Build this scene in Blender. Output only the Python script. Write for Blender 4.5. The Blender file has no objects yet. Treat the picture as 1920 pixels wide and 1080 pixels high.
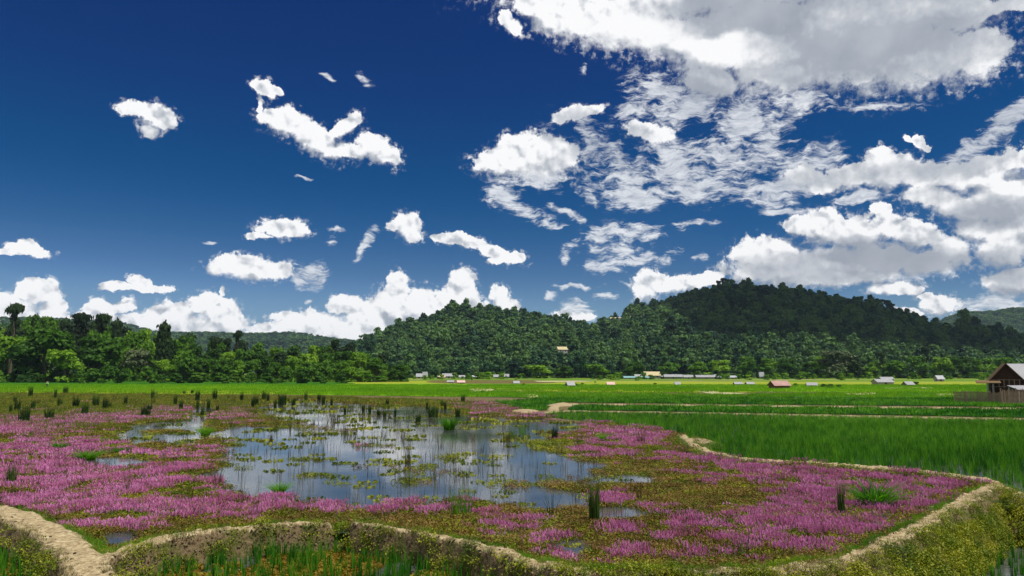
import bpy, bmesh, math, random
import numpy as np
from mathutils import Vector, Matrix, noise as mnoise

R = math.radians
scene = bpy.context.scene
COL = scene.collection
random.seed(7)
rng = np.random.default_rng(7)

# ---------------------------------------------------------------- camera
FPX = 1400.0                 # focal length in pixels of a 1920 px wide picture
HORIZON = 697.0              # picture row of the true horizon
CAM_H = 4.0
PITCH = math.atan((HORIZON - 540.0) / FPX)
cam_data = bpy.data.cameras.new('camera')
cam = bpy.data.objects.new('camera', cam_data)
COL.objects.link(cam)
cam.location = (0, 0, CAM_H)
cam.rotation_euler = (math.pi / 2 + PITCH, 0, 0)
cam_data.sensor_width = 36.0
cam_data.lens = 36.0 * FPX / 1920.0
cam_data.clip_start = 0.1
cam_data.clip_end = 20000
scene.camera = cam
CP, SP = math.cos(PITCH), math.sin(PITCH)


def ray(px, py):
    """World direction seen at a picture position, y component 1-ish (numpy friendly)."""
    x = (np.asarray(px, float) - 960.0) / FPX
    u = (540.0 - np.asarray(py, float)) / FPX
    return x, CP - u * SP, SP + u * CP


def ground(px, py, z=0.0):
    x, y, w = ray(px, py)
    t = (z - CAM_H) / w
    return x * t, y * t


def at_depth(px, py, Y):
    x, y, w = ray(px, py)
    t = Y / y
    return float(x * t), float(Y), float(CAM_H + w * t)


def project(X, Y, Z):
    X = np.asarray(X, float); Y = np.asarray(Y, float); Z = np.asarray(Z, float) - CAM_H
    d = Y * CP + Z * SP
    v = -Y * SP + Z * CP
    d = np.maximum(d, 1e-3)
    return 960 + FPX * X / d, 540 - FPX * v / d


# ---------------------------------------------------------------- render settings
scene.view_settings.view_transform = 'Standard'
scene.view_settings.look = 'None'
scene.view_settings.exposure = 0.0
scene.view_settings.gamma = 1.0
scene.view_settings.use_curve_mapping = False
scene.render.engine = 'CYCLES'
scene.cycles.use_denoising = True
scene.cycles.max_bounces = 6
scene.cycles.transparent_max_bounces = 8
scene.cycles.volume_bounces = 0

# ---------------------------------------------------------------- sun
SUN_EL, SUN_AZ = 64.0, 118.0           # azimuth from +Y (the view direction) towards +X
sdir = Vector((math.sin(R(SUN_AZ)) * math.cos(R(SUN_EL)), math.cos(R(SUN_AZ)) * math.cos(R(SUN_EL)), math.sin(R(SUN_EL))))
sun_data = bpy.data.lights.new('sun', 'SUN')
sun_data.energy = 5.0
sun_data.angle = R(0.53)
sun_data.color = (1.0, 0.955, 0.88)
sun = bpy.data.objects.new('sun', sun_data)
sun.rotation_euler = sdir.to_track_quat('Z', 'Y').to_euler()
sun.location = (0, 0, 60)
COL.objects.link(sun)

# ---------------------------------------------------------------- world: clear sky and clouds
world = bpy.data.worlds.new('World')
scene.world = world
world.use_nodes = True
wt = world.node_tree
wt.nodes.clear()
SKY_STRENGTH = 0.1
world.cycles.sampling_method = 'MANUAL'
world.cycles.sample_map_resolution = 512


class G:
    """small helper for wiring node graphs"""
    def __init__(self, tree):
        self.t = tree

    def n(self, kind, **props):
        nd = self.t.nodes.new(kind)
        for k, v in props.items():
            setattr(nd, k, v)
        return nd

    def put(self, sock, v):
        if isinstance(v, bpy.types.NodeSocket):
            self.t.links.new(v, sock)
        elif v is not None:
            sock.default_value = v

    def m(self, op, a, b=None, c=None, clamp=False):
        nd = self.n('ShaderNodeMath', operation=op, use_clamp=clamp)
        self.put(nd.inputs[0], a)
        if b is not None: self.put(nd.inputs[1], b)
        if c is not None: self.put(nd.inputs[2], c)
        return nd.outputs[0]

    def v(self, op, a, b=None, s=None):
        nd = self.n('ShaderNodeVectorMath', operation=op)
        self.put(nd.inputs[0], a)
        if b is not None: self.put(nd.inputs[1], b)
        if s is not None: self.put(nd.inputs['Scale'], s)
        return nd.outputs['Value' if op in ('LENGTH', 'DOT_PRODUCT', 'DISTANCE') else 'Vector']

    def ramp(self, x, lo, hi, a=0.0, b=1.0, kind='SMOOTHSTEP'):
        nd = self.n('ShaderNodeMapRange', interpolation_type=kind)
        nd.clamp = True if kind == 'LINEAR' else nd.clamp
        self.put(nd.inputs['Value'], x)
        for k, w in (('From Min', lo), ('From Max', hi), ('To Min', a), ('To Max', b)):
            self.put(nd.inputs[k], w)
        return nd.outputs['Result']

    def noise(self, vec, scale, detail=4, rough=0.55, dim='3D', out=0, distortion=0.0):
        nd = self.n('ShaderNodeTexNoise', noise_dimensions=dim)
        self.put(nd.inputs['Vector'], vec)
        nd.inputs['Scale'].default_value = scale
        nd.inputs['Detail'].default_value = detail
        nd.inputs['Roughness'].default_value = rough
        nd.inputs['Distortion'].default_value = distortion
        return nd.outputs[out]

    def voro(self, vec, scale, detail=0, rough=0.5, dim='3D', feature='F1', smooth=None, out='Distance', lac=2.0):
        nd = self.n('ShaderNodeTexVoronoi', voronoi_dimensions=dim, feature=feature)
        self.put(nd.inputs['Vector'], vec)
        nd.inputs['Scale'].default_value = scale
        nd.inputs['Detail'].default_value = detail
        nd.inputs['Roughness'].default_value = rough
        nd.inputs['Lacunarity'].default_value = lac
        if smooth is not None: nd.inputs['Smoothness'].default_value = smooth
        return nd.outputs[out]

    def mix(self, f, a, b, mode='MIX'):
        nd = self.n('ShaderNodeMix', data_type='RGBA', blend_type=mode)
        self.put(nd.inputs[0], f)
        self.put(nd.inputs[6], a)
        self.put(nd.inputs[7], b)
        return nd.outputs[2]

    def cramp(self, x, stops, interp='LINEAR'):
        nd = self.n('ShaderNodeValToRGB')
        cr = nd.color_ramp
        cr.interpolation = interp
        while len(cr.elements) < len(stops): cr.elements.new(0.5)
        for e, (p, c) in zip(cr.elements, stops):
            e.position = p
            e.color = (c[0], c[1], c[2], 1) if not isinstance(c, (int, float)) else (c, c, c, 1)
        self.put(nd.inputs[0], x)
        return nd.outputs[0]


UNIT = 14.0      # one unit of the sky chart is about 100 px of the picture


def chart(px, py):
    """Stereographic chart of the sky about the +Y horizon point."""
    x, y, z = ray(px, py)
    L = math.sqrt(x * x + y * y + z * z)
    x, y, z = x / L, y / L, z / L
    return 2 * UNIT * x / (1 + y), 2 * UNIT * z / (1 + y)


# cloud lobes: picture x, y, half width, half height, tilt (degrees, anticlockwise)
CUMULUS = [
    (276, 210, 50, 19, -8), (292, 216, 38, 24, 0), (300, 226, 28, 22, 0), (284, 248, 18, 18, 0), (236, 208, 20, 11, 0),
    (498, 164, 26, 15, -15), (520, 170, 14, 10, -30), (487, 196, 6, 16, 0), (535, 228, 46, 28, -10),
    (592, 262, 62, 27, -30), (648, 238, 40, 14, 38), (668, 222, 16, 13, 0), (706, 280, 44, 24, -28),
    (660, 282, 44, 16, -8),
    (533, 428, 46, 18, 0), (488, 443, 26, 6, 0), (470, 503, 78, 25, -3), (460, 492, 50, 20, 0),
    (52, 468, 42, 12, -8), (50, 460, 18, 12, 0), (16, 470, 26, 7, 0),
    (262, 530, 26, 14, -20), (216, 537, 28, 9, 0), (296, 541, 32, 7, -4), (250, 543, 60, 6, 0),
    (764, 424, 22, 26, 20), (774, 440, 22, 14, -30), (744, 425, 18, 9, 10), (868, 452, 52, 14, -10),
    (930, 474, 50, 12, -22), (824, 444, 22, 9, 0), (925, 489, 18, 5, 0), (968, 484, 18, 12, 0),
    (62, 545, 30, 30, 0), (88, 548, 26, 28, 0), (20, 575, 55, 30, 0), (98, 580, 30, 25, 0), (40, 596, 100, 22, 0),
    (196, 580, 34, 20, 0), (228, 574, 28, 14, 10), (250, 601, 70, 15, 0), (180, 602, 60, 18, 0),
    (330, 588, 50, 26, 0), (390, 572, 48, 26, 0), (412, 590, 40, 40, 0), (360, 612, 110, 32, 0), (300, 604, 46, 22, 0), (418, 546, 6, 9, 0),
    (545, 594, 40, 9, 0), (520, 618, 66, 14, 0), (600, 606, 62, 24, 0), (645, 572, 32, 18, 15), (690, 595, 60, 34, 0),
    (745, 545, 26, 38, 0), (738, 575, 40, 40, 0), (790, 572, 46, 30, 0), (828, 570, 30, 28, 0), (868, 528, 24, 26, 0),
    (868, 555, 34, 32, 0), (850, 590, 110, 26, 0), (680, 622, 200, 30, 0),
    (938, 556, 20, 20, 0), (948, 574, 28, 18, 0), (1075, 592, 40, 8, 0), (1218, 530, 30, 24, 0), (1208, 545, 26, 20, 0),
    (1290, 524, 66, 12, 6), (1280, 536, 70, 14, 8),
    (1440, 480, 70, 34, 0), (1470, 505, 110, 40, 0), (1545, 430, 50, 42, 0), (1500, 425, 30, 22, 0), (1605, 440, 60, 40, 0),
    (1660, 425, 40, 30, 0), (1655, 392, 18, 18, 0), (1720, 440, 60, 34, -20), (1780, 470, 46, 34, 0), (1620, 490, 170, 44, 0),
    (1700, 490, 130, 30, 0), (1560, 518, 180, 24, 0), (1680, 540, 60, 14, 0),
    (1508, 330, 34, 24, 0), (1540, 350, 46, 16, 0), (1600, 330, 60, 24, 10), (1650, 300, 34, 24, 0), (1670, 325, 80, 34, 0),
    (1695, 300, 24, 18, 0), (1760, 330, 70, 30, 0), (1850, 305, 40, 20, 12), (1830, 335, 80, 36, 0), (1905, 300, 36, 26, 0),
    (1740, 365, 60, 26, -12), (1880, 380, 110, 60, 0), (1810, 390, 80, 34, -20), (1880, 460, 60, 60, 0), (1835, 430, 50, 34, 0),
    (1900, 530, 60, 40, 0), (1950, 400, 120, 110, 0), (1990, 300, 90, 60, 0),
    (1760, 572, 42, 24, 0), (1740, 556, 20, 10, 0), (1700, 585, 40, 10, -20), (1724, 268, 10, 16, 30), (1706, 260, 12, 5, -40), (1738, 278, 10, 8, 0),
    (1010, 10, 46, 34, 0), (1070, 40, 90, 40, -12), (1170, 50, 100, 48, -5), (1260, 70, 110, 48, -10), (1340, 95, 110, 56, -10),
    (1420, 60, 220, 90, 0), (1600, 60, 260, 105, 0), (1680, 100, 190, 84, 0), (1500, 120, 160, 64, 0), (1795, 105, 95, 66, 10),
    (1330, 150, 60, 36, -10), (1300, -20, 330, 70, 0), (1600, -60, 330, 100, 0), (1780, 20, 90, 60, 0), (950, 32, 13, 16, 30), (962, 50, 14, 20, 30),
    (935, 300, 48, 24, 8), (975, 282, 46, 30, 0), (1020, 296, 70, 40, -6), (970, 305, 76, 30, 0), (1085, 211, 46, 12, 8), (1060, 218, 22, 10, 20),
    (1218, 248, 46, 18, -10), (1898, 8, 60, 16, 0),
]
VEIL = [        # thin mackerel and streaky cloud
    (1100, 262, 70, 40, -22), (1140, 285, 60, 28, -40), (1230, 170, 60, 34, 0), (1290, 205, 90, 34, 0), (1220, 210, 80, 16, 0),
    (1390, 225, 80, 60, 0), (1450, 190, 90, 38, 0), (1510, 190, 60, 20, 0), (1360, 285, 150, 34, -3), (1420, 305, 150, 40, 0), (1250, 320, 150, 36, 0),
    (1180, 365, 100, 24, -5), (1300, 355, 150, 30, 0), (1440, 350, 110, 34, 0), (1180, 335, 90, 26, 0),
    (950, 368, 40, 22, 0), (985, 395, 60, 14, -24), (1030, 420, 40, 8, -10), (1060, 400, 44, 8, -25), (1175, 438, 86, 20, 0), (1072, 458, 22, 18, 20), (1060, 480, 12, 14, 0),
    (1160, 468, 44, 14, 0), (1190, 490, 90, 18, 12), (1140, 505, 50, 9, -6), (1300, 420, 46, 7, 6), (1310, 370, 80, 12, 0),
    (1075, 538, 60, 6, 0), (1030, 556, 14, 10, 0), (1130, 552, 30, 8, 0), (1085, 575, 24, 16, 0), (1180, 530, 40, 8, 0), (1310, 485, 20, 8, 0),
    (1850, 262, 100, 26, 40), (1900, 215, 60, 26, 40), (1790, 300, 50, 20, 20), (1500, 395, 60, 8, 0),
    (577, 512, 32, 28, 0), (560, 525, 24, 14, 0), (622, 430, 22, 5, -8), (622, 458, 13, 18, 0), (690, 452, 10, 36, -35),
    (617, 145, 16, 5, -32), (682, 148, 22, 9, -22), (394, 455, 12, 4, 0), (572, 335, 14, 3, 0), (578, 565, 10, 5, 20),
    (1860, 570, 120, 20, 0), (1000, 335, 70, 20, 0), (1640, 200, 90, 8, 0), (1095, 130, 10, 12, 0), (1610, 370, 60, 10, 0),
]
GREY = [        # thick, self-shaded cloud bases: x, y, rx, ry, tilt, amount
    (1600, 10, 360, 110, -6, .34), (1660, 110, 240, 70, -2, .22), (1400, 20, 120, 60, 0, .22), (1330, 155, 90, 40, -20, .35), (1500, 130, 130, 40, 0, .12),
    (1560, 500, 190, 34, 0, .33), (1700, 480, 120, 34, -6, .38), (1580, 460, 60, 26, 0, .18), (1590, 330, 150, 26, 0, .16), (1690, 320, 50, 26, 0, .12), (1790, 385, 120, 36, -10, .16),
    (1880, 400, 120, 36, 10, .30), (1880, 500, 80, 40, 0, .32), (1900, 545, 60, 12, 0, .30), (1120, 262, 90, 44, -20, .38), (1390, 300, 260, 90, 0, .10),
    (1290, 180, 60, 30, 0, .2), (360, 620, 120, 16, 0, .10), (290, 250, 40, 20, 0, .16), (580, 520, 40, 24, 0, .2), (1040, 310, 50, 24, 0, .12),
    (70, 560, 26, 20, 0, .12), (1850, 260, 140, 60, 30, .3), (780, 440, 30, 20, 0, .15),
]
BRIGHT = [(1400, 92, 90, 30, -4, .30), (1160, 60, 120, 40, 0, .16), (1330, 85, 60, 20, 0, .2), (1860, 90, 30, 60, 0, .12), (1840, 150, 40, 30, 0, .1)]


def build_sky():
    g = G(wt)
    tc = g.n('ShaderNodeTexCoord')
    D = tc.outputs['Generated']
    sep = g.n('ShaderNodeSeparateXYZ'); g.put(sep.inputs[0], D)
    X, Y, Z = sep.outputs
    k = g.m('DIVIDE', 2 * UNIT, g.m('MAXIMUM', g.m('ADD', Y, 1.0), 0.02))
    cmb = g.n('ShaderNodeCombineXYZ')
    g.put(cmb.inputs[0], g.m('MULTIPLY', X, k)); g.put(cmb.inputs[1], g.m('MULTIPLY', Z, k))
    P = cmb.outputs[0]
    ps = g.n('ShaderNodeSeparateXYZ'); g.put(ps.inputs[0], P)

    sky = g.n('ShaderNodeTexSky', sky_type='NISHITA')
    sky.sun_disc = False
    sky.sun_elevation = R(SUN_EL)
    sky.sun_rotation = R(SUN_AZ)
    sky.altitude = 1500
    sky.air_density = 1.0
    sky.dust_density = 0.3
    sky.ozone_density = 1.5
    cur = g.n('ShaderNodeRGBCurve')
    g.put(cur.inputs['Color'], g.mix(1.0, sky.outputs[0], (SKY_STRENGTH, SKY_STRENGTH, SKY_STRENGTH, 1), 'MULTIPLY'))
    for i, pts in enumerate(SKYCURVE):
        c = cur.mapping.curves[i]
        c.points[0].location = pts[0]
        c.points[-1].location = pts[-1]
        for p in pts[1:-1]: c.points.new(*p)
    cur.mapping.update()
    skyc = cur.outputs[0]

    def warp(h, vec, scale, amp, detail=3):
        nz = h.noise(vec, scale, detail, 0.6, '2D', 1)
        return h.v('ADD', vec, h.v('SCALE', h.v('SUBTRACT', nz, (0.5, 0.5, 0.5)), s=amp))

    def new_group(name, ins, outs):
        t = bpy.data.node_groups.new(name, 'ShaderNodeTree')
        for nm, tp in ins: t.interface.new_socket(name=nm, in_out='INPUT', socket_type=tp)
        for nm, tp in outs: t.interface.new_socket(name=nm, in_out='OUTPUT', socket_type=tp)
        h = G(t)
        gi = h.n('NodeGroupInput'); go = h.n('NodeGroupOutput')
        return t, h, gi.outputs, go.inputs
    V3, FL, CO = 'NodeSocketVector', 'NodeSocketFloat', 'NodeSocketColor'

    # ---- shading of cumulus: chart point, lobe field, grey and bright amounts
    tC, h, I, O = new_group('cumulus_look', [('P', V3), ('F', FL), ('Fup', FL), ('grey', FL), ('bright', FL), ('sky', CO)], [('color', CO)])

    def soft_puffs(vec):
        wv = warp(h, vec, 3.2, 0.2, 2)
        a = h.voro(wv, 2.6, 1.0, 0.5, '2D', 'SMOOTH_F1', smooth=0.35, lac=2.2)
        b = h.noise(vec, 2.2, 3, 0.5, '2D')
        return h.m('SUBTRACT', h.m('MULTIPLY', b, 0.9), h.m('MULTIPLY', a, 0.75))

    def puffs(vec):
        wv = warp(h, vec, 3.2, 0.22, 4)
        a = h.voro(wv, 2.9, 3.0, 0.55, '2D', 'F1', lac=2.3)
        b = h.noise(vec, 2.5, 7, 0.60, '2D')
        return h.m('SUBTRACT', h.m('MULTIPLY', b, 0.9), h.m('MULTIPLY', a, 0.50))
    p0 = puffs(I['P'])
    q0 = soft_puffs(I['P'])
    q1 = soft_puffs(h.v('ADD', I['P'], (0.05, 0.11, 0)))
    rise = h.m('SUBTRACT', I['F'], I['Fup'])       # above zero on the tops of the lobes, below on their bases
    H = h.m('ADD', I['F'], h.m('MULTIPLY', h.m('SUBTRACT', p0, 0.19), 0.44))
    wisp = h.noise(I['P'], 7.0, 5, 0.65, '2D')
    H = h.m('ADD', H, h.m('MULTIPLY', h.m('SUBTRACT', wisp, 0.5), 0.16))
    alpha = h.m('POWER', h.ramp(H, 0.25, h.ramp(rise, -0.25, 0.10, 0.62, 0.38)), 1.15)
    fringe = h.m('MULTIPLY', h.m('MULTIPLY', h.ramp(H, 0.05, 0.34), h.ramp(wisp, 0.47, 0.70)), h.ramp(I['F'], 0.04, 0.2, 0.0, 0.6))
    alpha = h.m('MAXIMUM', alpha, fringe)
    damp = h.m('MAXIMUM', h.m('SUBTRACT', 1.0, h.m('MULTIPLY', h.m('ADD', I['grey'], I['bright']), 3.2)), 0.16)
    relief = h.m('MULTIPLY', h.m('SUBTRACT', q0, q1), damp)
    soft = h.noise(I['P'], 1.1, 6, 0.52, '2D')
    lum = h.m('MULTIPLY_ADD', relief, 0.95, 0.90)
    lum = h.m('ADD', lum, h.m('MULTIPLY', h.ramp(rise, -0.30, 0.12, -0.30, 0.10), h.m('MAXIMUM', damp, 0.35)))
    lum = h.m('ADD', lum, h.m('MULTIPLY', h.m('SUBTRACT', wisp, 0.5), 0.22))
    lum = h.m('SUBTRACT', lum, h.m('MULTIPLY', I['grey'], 1.0))
    lum = h.m('ADD', lum, I['bright'])
    lum = h.m('ADD', lum, h.m('MULTIPLY_ADD', soft, 0.34, -0.15))
    lum = h.m('MINIMUM', h.m('MAXIMUM', lum, h.m('MULTIPLY_ADD', soft, 0.34, 0.30)), 1.0)
    cc = h.cramp(lum, CLOUDRAMP)
    h.put(O['color'], h.mix(alpha, I['sky'], cc))

    # ---- shading of veil cloud
    tV, h, I, O = new_group('veil_look', [('W', V3), ('V', FL), ('grey', FL), ('sky', CO)], [('color', CO)])
    st = h.n('ShaderNodeMapping'); h.put(st.inputs['Vector'], I['W'])
    st.inputs['Scale'].default_value = (0.9, 2.9, 1)
    st.inputs['Rotation'].default_value = (0, 0, R(-4))
    n1 = h.noise(st.outputs[0], 3.6, 8, 0.64, '2D')
    n2 = h.noise(st.outputs[0], 11.0, 3, 0.6, '2D')
    nn = h.m('ADD', h.m('MULTIPLY', n1, 0.75), h.m('MULTIPLY', n2, 0.25))
    n0 = h.noise(I['W'], 1.5, 2, 0.5, '2D')
    VH = h.m('ADD', I['V'], h.m('MULTIPLY', h.m('SUBTRACT', nn, 0.5), 1.9))
    VH = h.m('ADD', VH, h.m('MULTIPLY', h.m('SUBTRACT', n0, 0.53), 1.5))
    al = h.m('MULTIPLY', h.ramp(VH, 0.30, 0.92, 0.0, 0.86), h.ramp(I['V'], 0.05, 0.4))
    vl = h.m('SUBTRACT', h.m('MULTIPLY_ADD', h.m('SUBTRACT', n1, 0.5), 0.9, 0.84), h.m('MULTIPLY', I['grey'], 0.6))
    h.put(O['color'], h.mix(al, I['sky'], h.cramp(vl, VEILRAMP)))

    W = warp(g, warp(g, P, 2.2, 0.20, 4), 9.0, 0.06, 2)
    Wv = warp(g, P, 1.6, 0.30, 3)

    def lobe(b, grow):
        cx, cy = chart(b[0], b[1])
        ax, ay = chart(b[0] + 1, b[1])
        s = math.hypot(ax - cx, ay - cy)
        rx, ry, t = b[2] * s * grow, b[3] * s * grow, R(b[4])
        ex = math.hypot(rx * math.cos(t), ry * math.sin(t)) + .3
        ey = math.hypot(rx * math.sin(t), ry * math.cos(t)) + .3
        return (cx, cy, rx, ry, t, b[5] if len(b) > 5 else 0, cx - ex, cx + ex, cy - ey, cy + ey)
    SETS = [[lobe(b, 1.7) for b in CUMULUS], [lobe(b, 1.7) for b in VEIL],
            [lobe(b, 1.35) for b in GREY], [lobe(b, 1.3) for b in BRIGHT]]

    def blobs(g, vec, lobes, weight=False):
        acc = None
        for b in lobes:
            mp = g.n('ShaderNodeMapping', vector_type='TEXTURE')
            g.put(mp.inputs['Vector'], vec)
            mp.inputs['Location'].default_value = (b[0], b[1], 0)
            mp.inputs['Rotation'].default_value = (0, 0, b[4])
            mp.inputs['Scale'].default_value = (b[2], b[3], 1)
            gr = g.n('ShaderNodeTexGradient', gradient_type='SPHERICAL')
            g.put(gr.inputs[0], mp.outputs[0])
            o = gr.outputs[1]
            if weight:
                o = g.m('SMOOTH_MIN', g.m('MULTIPLY', o, b[5] * 2.2), b[5], 0.1)
                acc = o if acc is None else g.m('ADD', acc, o)
            else:
                acc = o if acc is None else g.m('SMOOTH_MAX', acc, o, 0.05)
        return acc if acc is not None else 0.0

    def background(col):
        bg = g.n('ShaderNodeBackground')
        g.put(bg.inputs['Color'], g.mix(1.0, col, (1 / SKY_STRENGTH,) * 3 + (1,), 'MULTIPLY'))
        bg.inputs['Strength'].default_value = SKY_STRENGTH
        return bg.outputs[0]

    def leaf(x0, x1, y0, y1):
        sel = [[b for b in S if b[6] < x1 and b[7] > x0 and b[8] < y1 and b[9] > y0] for S in SETS]
        if not (sel[0] or sel[1]):
            return background(skyc)
        tl, h, I, O = new_group('sky_cell', [('P', V3), ('W', V3), ('Wv', V3), ('sky', CO)], [('color', CO)])
        col = I['sky']
        grey = blobs(h, I['Wv'], sel[2], True)
        if sel[1]:
            nd = h.n('ShaderNodeGroup', node_tree=tV)
            h.put(nd.inputs['W'], I['Wv']); h.put(nd.inputs['V'], blobs(h, I['Wv'], sel[1])); h.put(nd.inputs['grey'], grey); h.put(nd.inputs['sky'], col)
            col = nd.outputs[0]
        if sel[0]:
            nd = h.n('ShaderNodeGroup', node_tree=tC)
            h.put(nd.inputs['P'], I['P']); h.put(nd.inputs['F'], blobs(h, I['W'], sel[0])); h.put(nd.inputs['Fup'], blobs(h, h.v('ADD', I['W'], (0.06, 0.24, 0)), sel[0])); h.put(nd.inputs['grey'], grey)
            h.put(nd.inputs['bright'], blobs(h, I['Wv'], sel[3], True)); h.put(nd.inputs['sky'], col)
            col = nd.outputs[0]
        h.put(O['color'], col)
        nd = g.n('ShaderNodeGroup', node_tree=tl)
        g.put(nd.inputs['P'], P); g.put(nd.inputs['W'], W); g.put(nd.inputs['Wv'], Wv); g.put(nd.inputs['sky'], skyc)
        return background(nd.outputs[0])

    def tree(x0, x1, y0, y1, depth):
        n = sum(1 for S in SETS for b in S if b[6] < x1 and b[7] > x0 and b[8] < y1 and b[9] > y0)
        if depth == 0 or n <= 6:
            return leaf(x0, x1, y0, y1)
        mx = g.n('ShaderNodeMixShader')
        if (x1 - x0) > (y1 - y0) * 1.2:
            m = (x0 + x1) / 2
            a, b = tree(x0, m, y0, y1, depth - 1), tree(m, x1, y0, y1, depth - 1)
            f = g.m('GREATER_THAN', ps.outputs[0], m)
        else:
            m = (y0 + y1) / 2
            a, b = tree(x0, x1, y0, m, depth - 1), tree(x0, x1, m, y1, depth - 1)
            f = g.m('GREATER_THAN', ps.outputs[1], m)
        g.put(mx.inputs[0], f); g.t.links.new(a, mx.inputs[1]); g.t.links.new(b, mx.inputs[2])
        return mx.outputs[0]
    BX0, BX1, BY0, BY1 = -12.5, 14.5, -0.2, 8.6
    front = tree(BX0, BX1, BY0, BY1, 5)

    # ---- the rest of the sky: scattered cumulus all round
    wide = g.noise(D, 2.6, 7, 0.56, '3D')
    body = g.ramp(wide, 0.50, 0.57)
    shade = g.m('MULTIPLY_ADD', g.noise(D, 5.0, 4, 0.5, '3D'), 0.9, 0.40)
    rest = background(g.mix(body, skyc, g.cramp(shade, CLOUDRAMP)))
    inside = g.m('MULTIPLY', g.m('MULTIPLY', g.m('GREATER_THAN', ps.outputs[0], BX0), g.m('LESS_THAN', ps.outputs[0], BX1)),
                 g.m('LESS_THAN', ps.outputs[1], BY1))
    mx = g.n('ShaderNodeMixShader')
    g.put(mx.inputs[0], inside); g.t.links.new(rest, mx.inputs[1]); g.t.links.new(front, mx.inputs[2])
    out = g.n('ShaderNodeOutputWorld')
    g.t.links.new(mx.outputs[0], out.inputs['Surface'])


CLOUDRAMP = [(0.0, (0.16, 0.2, 0.27)), (0.35, (0.30, 0.34, 0.41)), (0.65, (0.56, 0.59, 0.64)), (0.9, (0.90, 0.91, 0.93)), (1.0, (0.98, 0.98, 0.99))]
VEILRAMP = [(0.0, (0.16, 0.2, 0.27)), (0.35, (0.30, 0.35, 0.43)), (0.65, (0.55, 0.59, 0.66)), (0.95, (0.84, 0.87, 0.91)), (1.0, (0.90, 0.92, 0.95))]
SKYCURVE = [[(0, 0), (.114, .0003), (.185, .0015), (.28, .048), (.402, .145), (.51, .20), (1, .4)],
            [(0, 0), (.191, .033), (.258, .058), (.30, .074), (.435, .160), (.565, .288), (.66, .34), (1, .45)],
            [(0, 0), (.347, .168), (.44, .213), (.485, .238), (.615, .350), (.69, .468), (1, .7)]]
build_sky()


# ================================================================ helpers
def tag(o, label=None, cat=None, group=None, kind=None):
    if label: o['label'] = label
    if cat: o['category'] = cat
    if group: o['group'] = group
    if kind: o['kind'] = kind
    return o


def empty(name, loc, rz=0.0, label=None, cat=None, group=None):
    o = bpy.data.objects.new(name, None)
    o.empty_display_size = 0.3
    o.location = loc
    o.rotation_euler = (0, 0, rz)
    COL.objects.link(o)
    return tag(o, label, cat, group)


def make_mesh(name, verts, faces, mats=(), midx=None, smooth=False):
    me = bpy.data.meshes.new(name)
    verts = np.asarray(verts, np.float32)
    faces = np.asarray(faces)
    if faces.ndim == 2 and len(faces):
        k = faces.shape[1]
        me.vertices.add(len(verts)); me.vertices.foreach_set('co', verts.ravel())
        me.loops.add(faces.size); me.loops.foreach_set('vertex_index', faces.astype(np.int32).ravel())
        me.polygons.add(len(faces))
        me.polygons.foreach_set('loop_start', np.arange(0, faces.size, k, dtype=np.int32))
        me.polygons.foreach_set('loop_total', np.full(len(faces), k, np.int32))
    else:
        me.from_pydata(verts.tolist(), [], [list(f) for f in faces])
    for m in mats: me.materials.append(m)
    if midx is not None: me.polygons.foreach_set('material_index', np.asarray(midx, np.int32))
    me.update(calc_edges=True)
    if smooth: me.polygons.foreach_set('use_smooth', np.ones(len(me.polygons), bool))
    return me


def obj(name, me, parent=None, loc=(0, 0, 0), rz=0.0, link=True):
    o = bpy.data.objects.new(name, me)
    o.location = loc
    o.rotation_euler = (0, 0, rz)
    if link: COL.objects.link(o)
    if parent is not None: o.parent = parent
    return o


class MB:
    """collects simple solids into one mesh"""
    def __init__(self):
        self.v, self.f = [], []

    def box(self, x0, x1, y0, y1, z0, z1):
        b = len(self.v)
        self.v += [(x, y, z) for z in (z0, z1) for y in (y0, y1) for x in (x0, x1)]
        self.f += [tuple(b + i for i in q) for q in ((0, 2, 3, 1), (4, 5, 7, 6), (0, 1, 5, 4), (2, 6, 7, 3), (0, 4, 6, 2), (1, 3, 7, 5))]
        return self

    def poly(self, pts):
        b = len(self.v)
        self.v += [tuple(p) for p in pts]
        self.f.append(tuple(range(b, b + len(pts))))
        return self

    def slab(self, pts, t):
        """a plate of thickness t standing on the (coplanar) outline pts, extruded along -normal"""
        P = [Vector(p) for p in pts]
        n = (P[1] - P[0]).cross(P[2] - P[0]).normalized() * t
        Q = [p - n for p in P]
        k = len(P)
        self.poly(P); self.poly(Q[::-1])
        for i in range(k): self.poly([P[i], Q[i], Q[(i + 1) % k], P[(i + 1) % k]])
        return self

    def tube(self, pts, rads, k=6):
        pts = [Vector(p) for p in pts]
        base = len(self.v)
        for i, p in enumerate(pts):
            d = (pts[min(i + 1, len(pts) - 1)] - pts[max(i - 1, 0)]).normalized()
            a = d.cross(Vector((0.3, 1, 0.2))).normalized(); c = d.cross(a)
            for j in range(k):
                t = 2 * math.pi * j / k
                self.v.append(tuple(p + (a * math.cos(t) + c * math.sin(t)) * rads[i]))
        for i in range(len(pts) - 1):
            for j in range(k):
                a0 = base + i * k + j; a1 = base + i * k + (j + 1) % k
                self.f.append((a0, a1, a1 + k, a0 + k))
        self.f.append(tuple(base + j for j in range(k))[::-1])
        self.f.append(tuple(base + (len(pts) - 1) * k + j for j in range(k)))
        return self

    def build(self, name, mat, parent=None, loc=(0, 0, 0), rz=0.0):
        return obj(name, self.mesh(name, mat), parent, loc, rz)

    def mesh(self, name, mat):
        me = bpy.data.meshes.new(name)
        me.from_pydata(self.v, [], self.f)
        me.materials.append(mat)
        bm = bmesh.new(); bm.from_mesh(me)
        bmesh.ops.recalc_face_normals(bm, faces=bm.faces)
        bm.to_mesh(me); bm.free()
        return me


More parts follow.
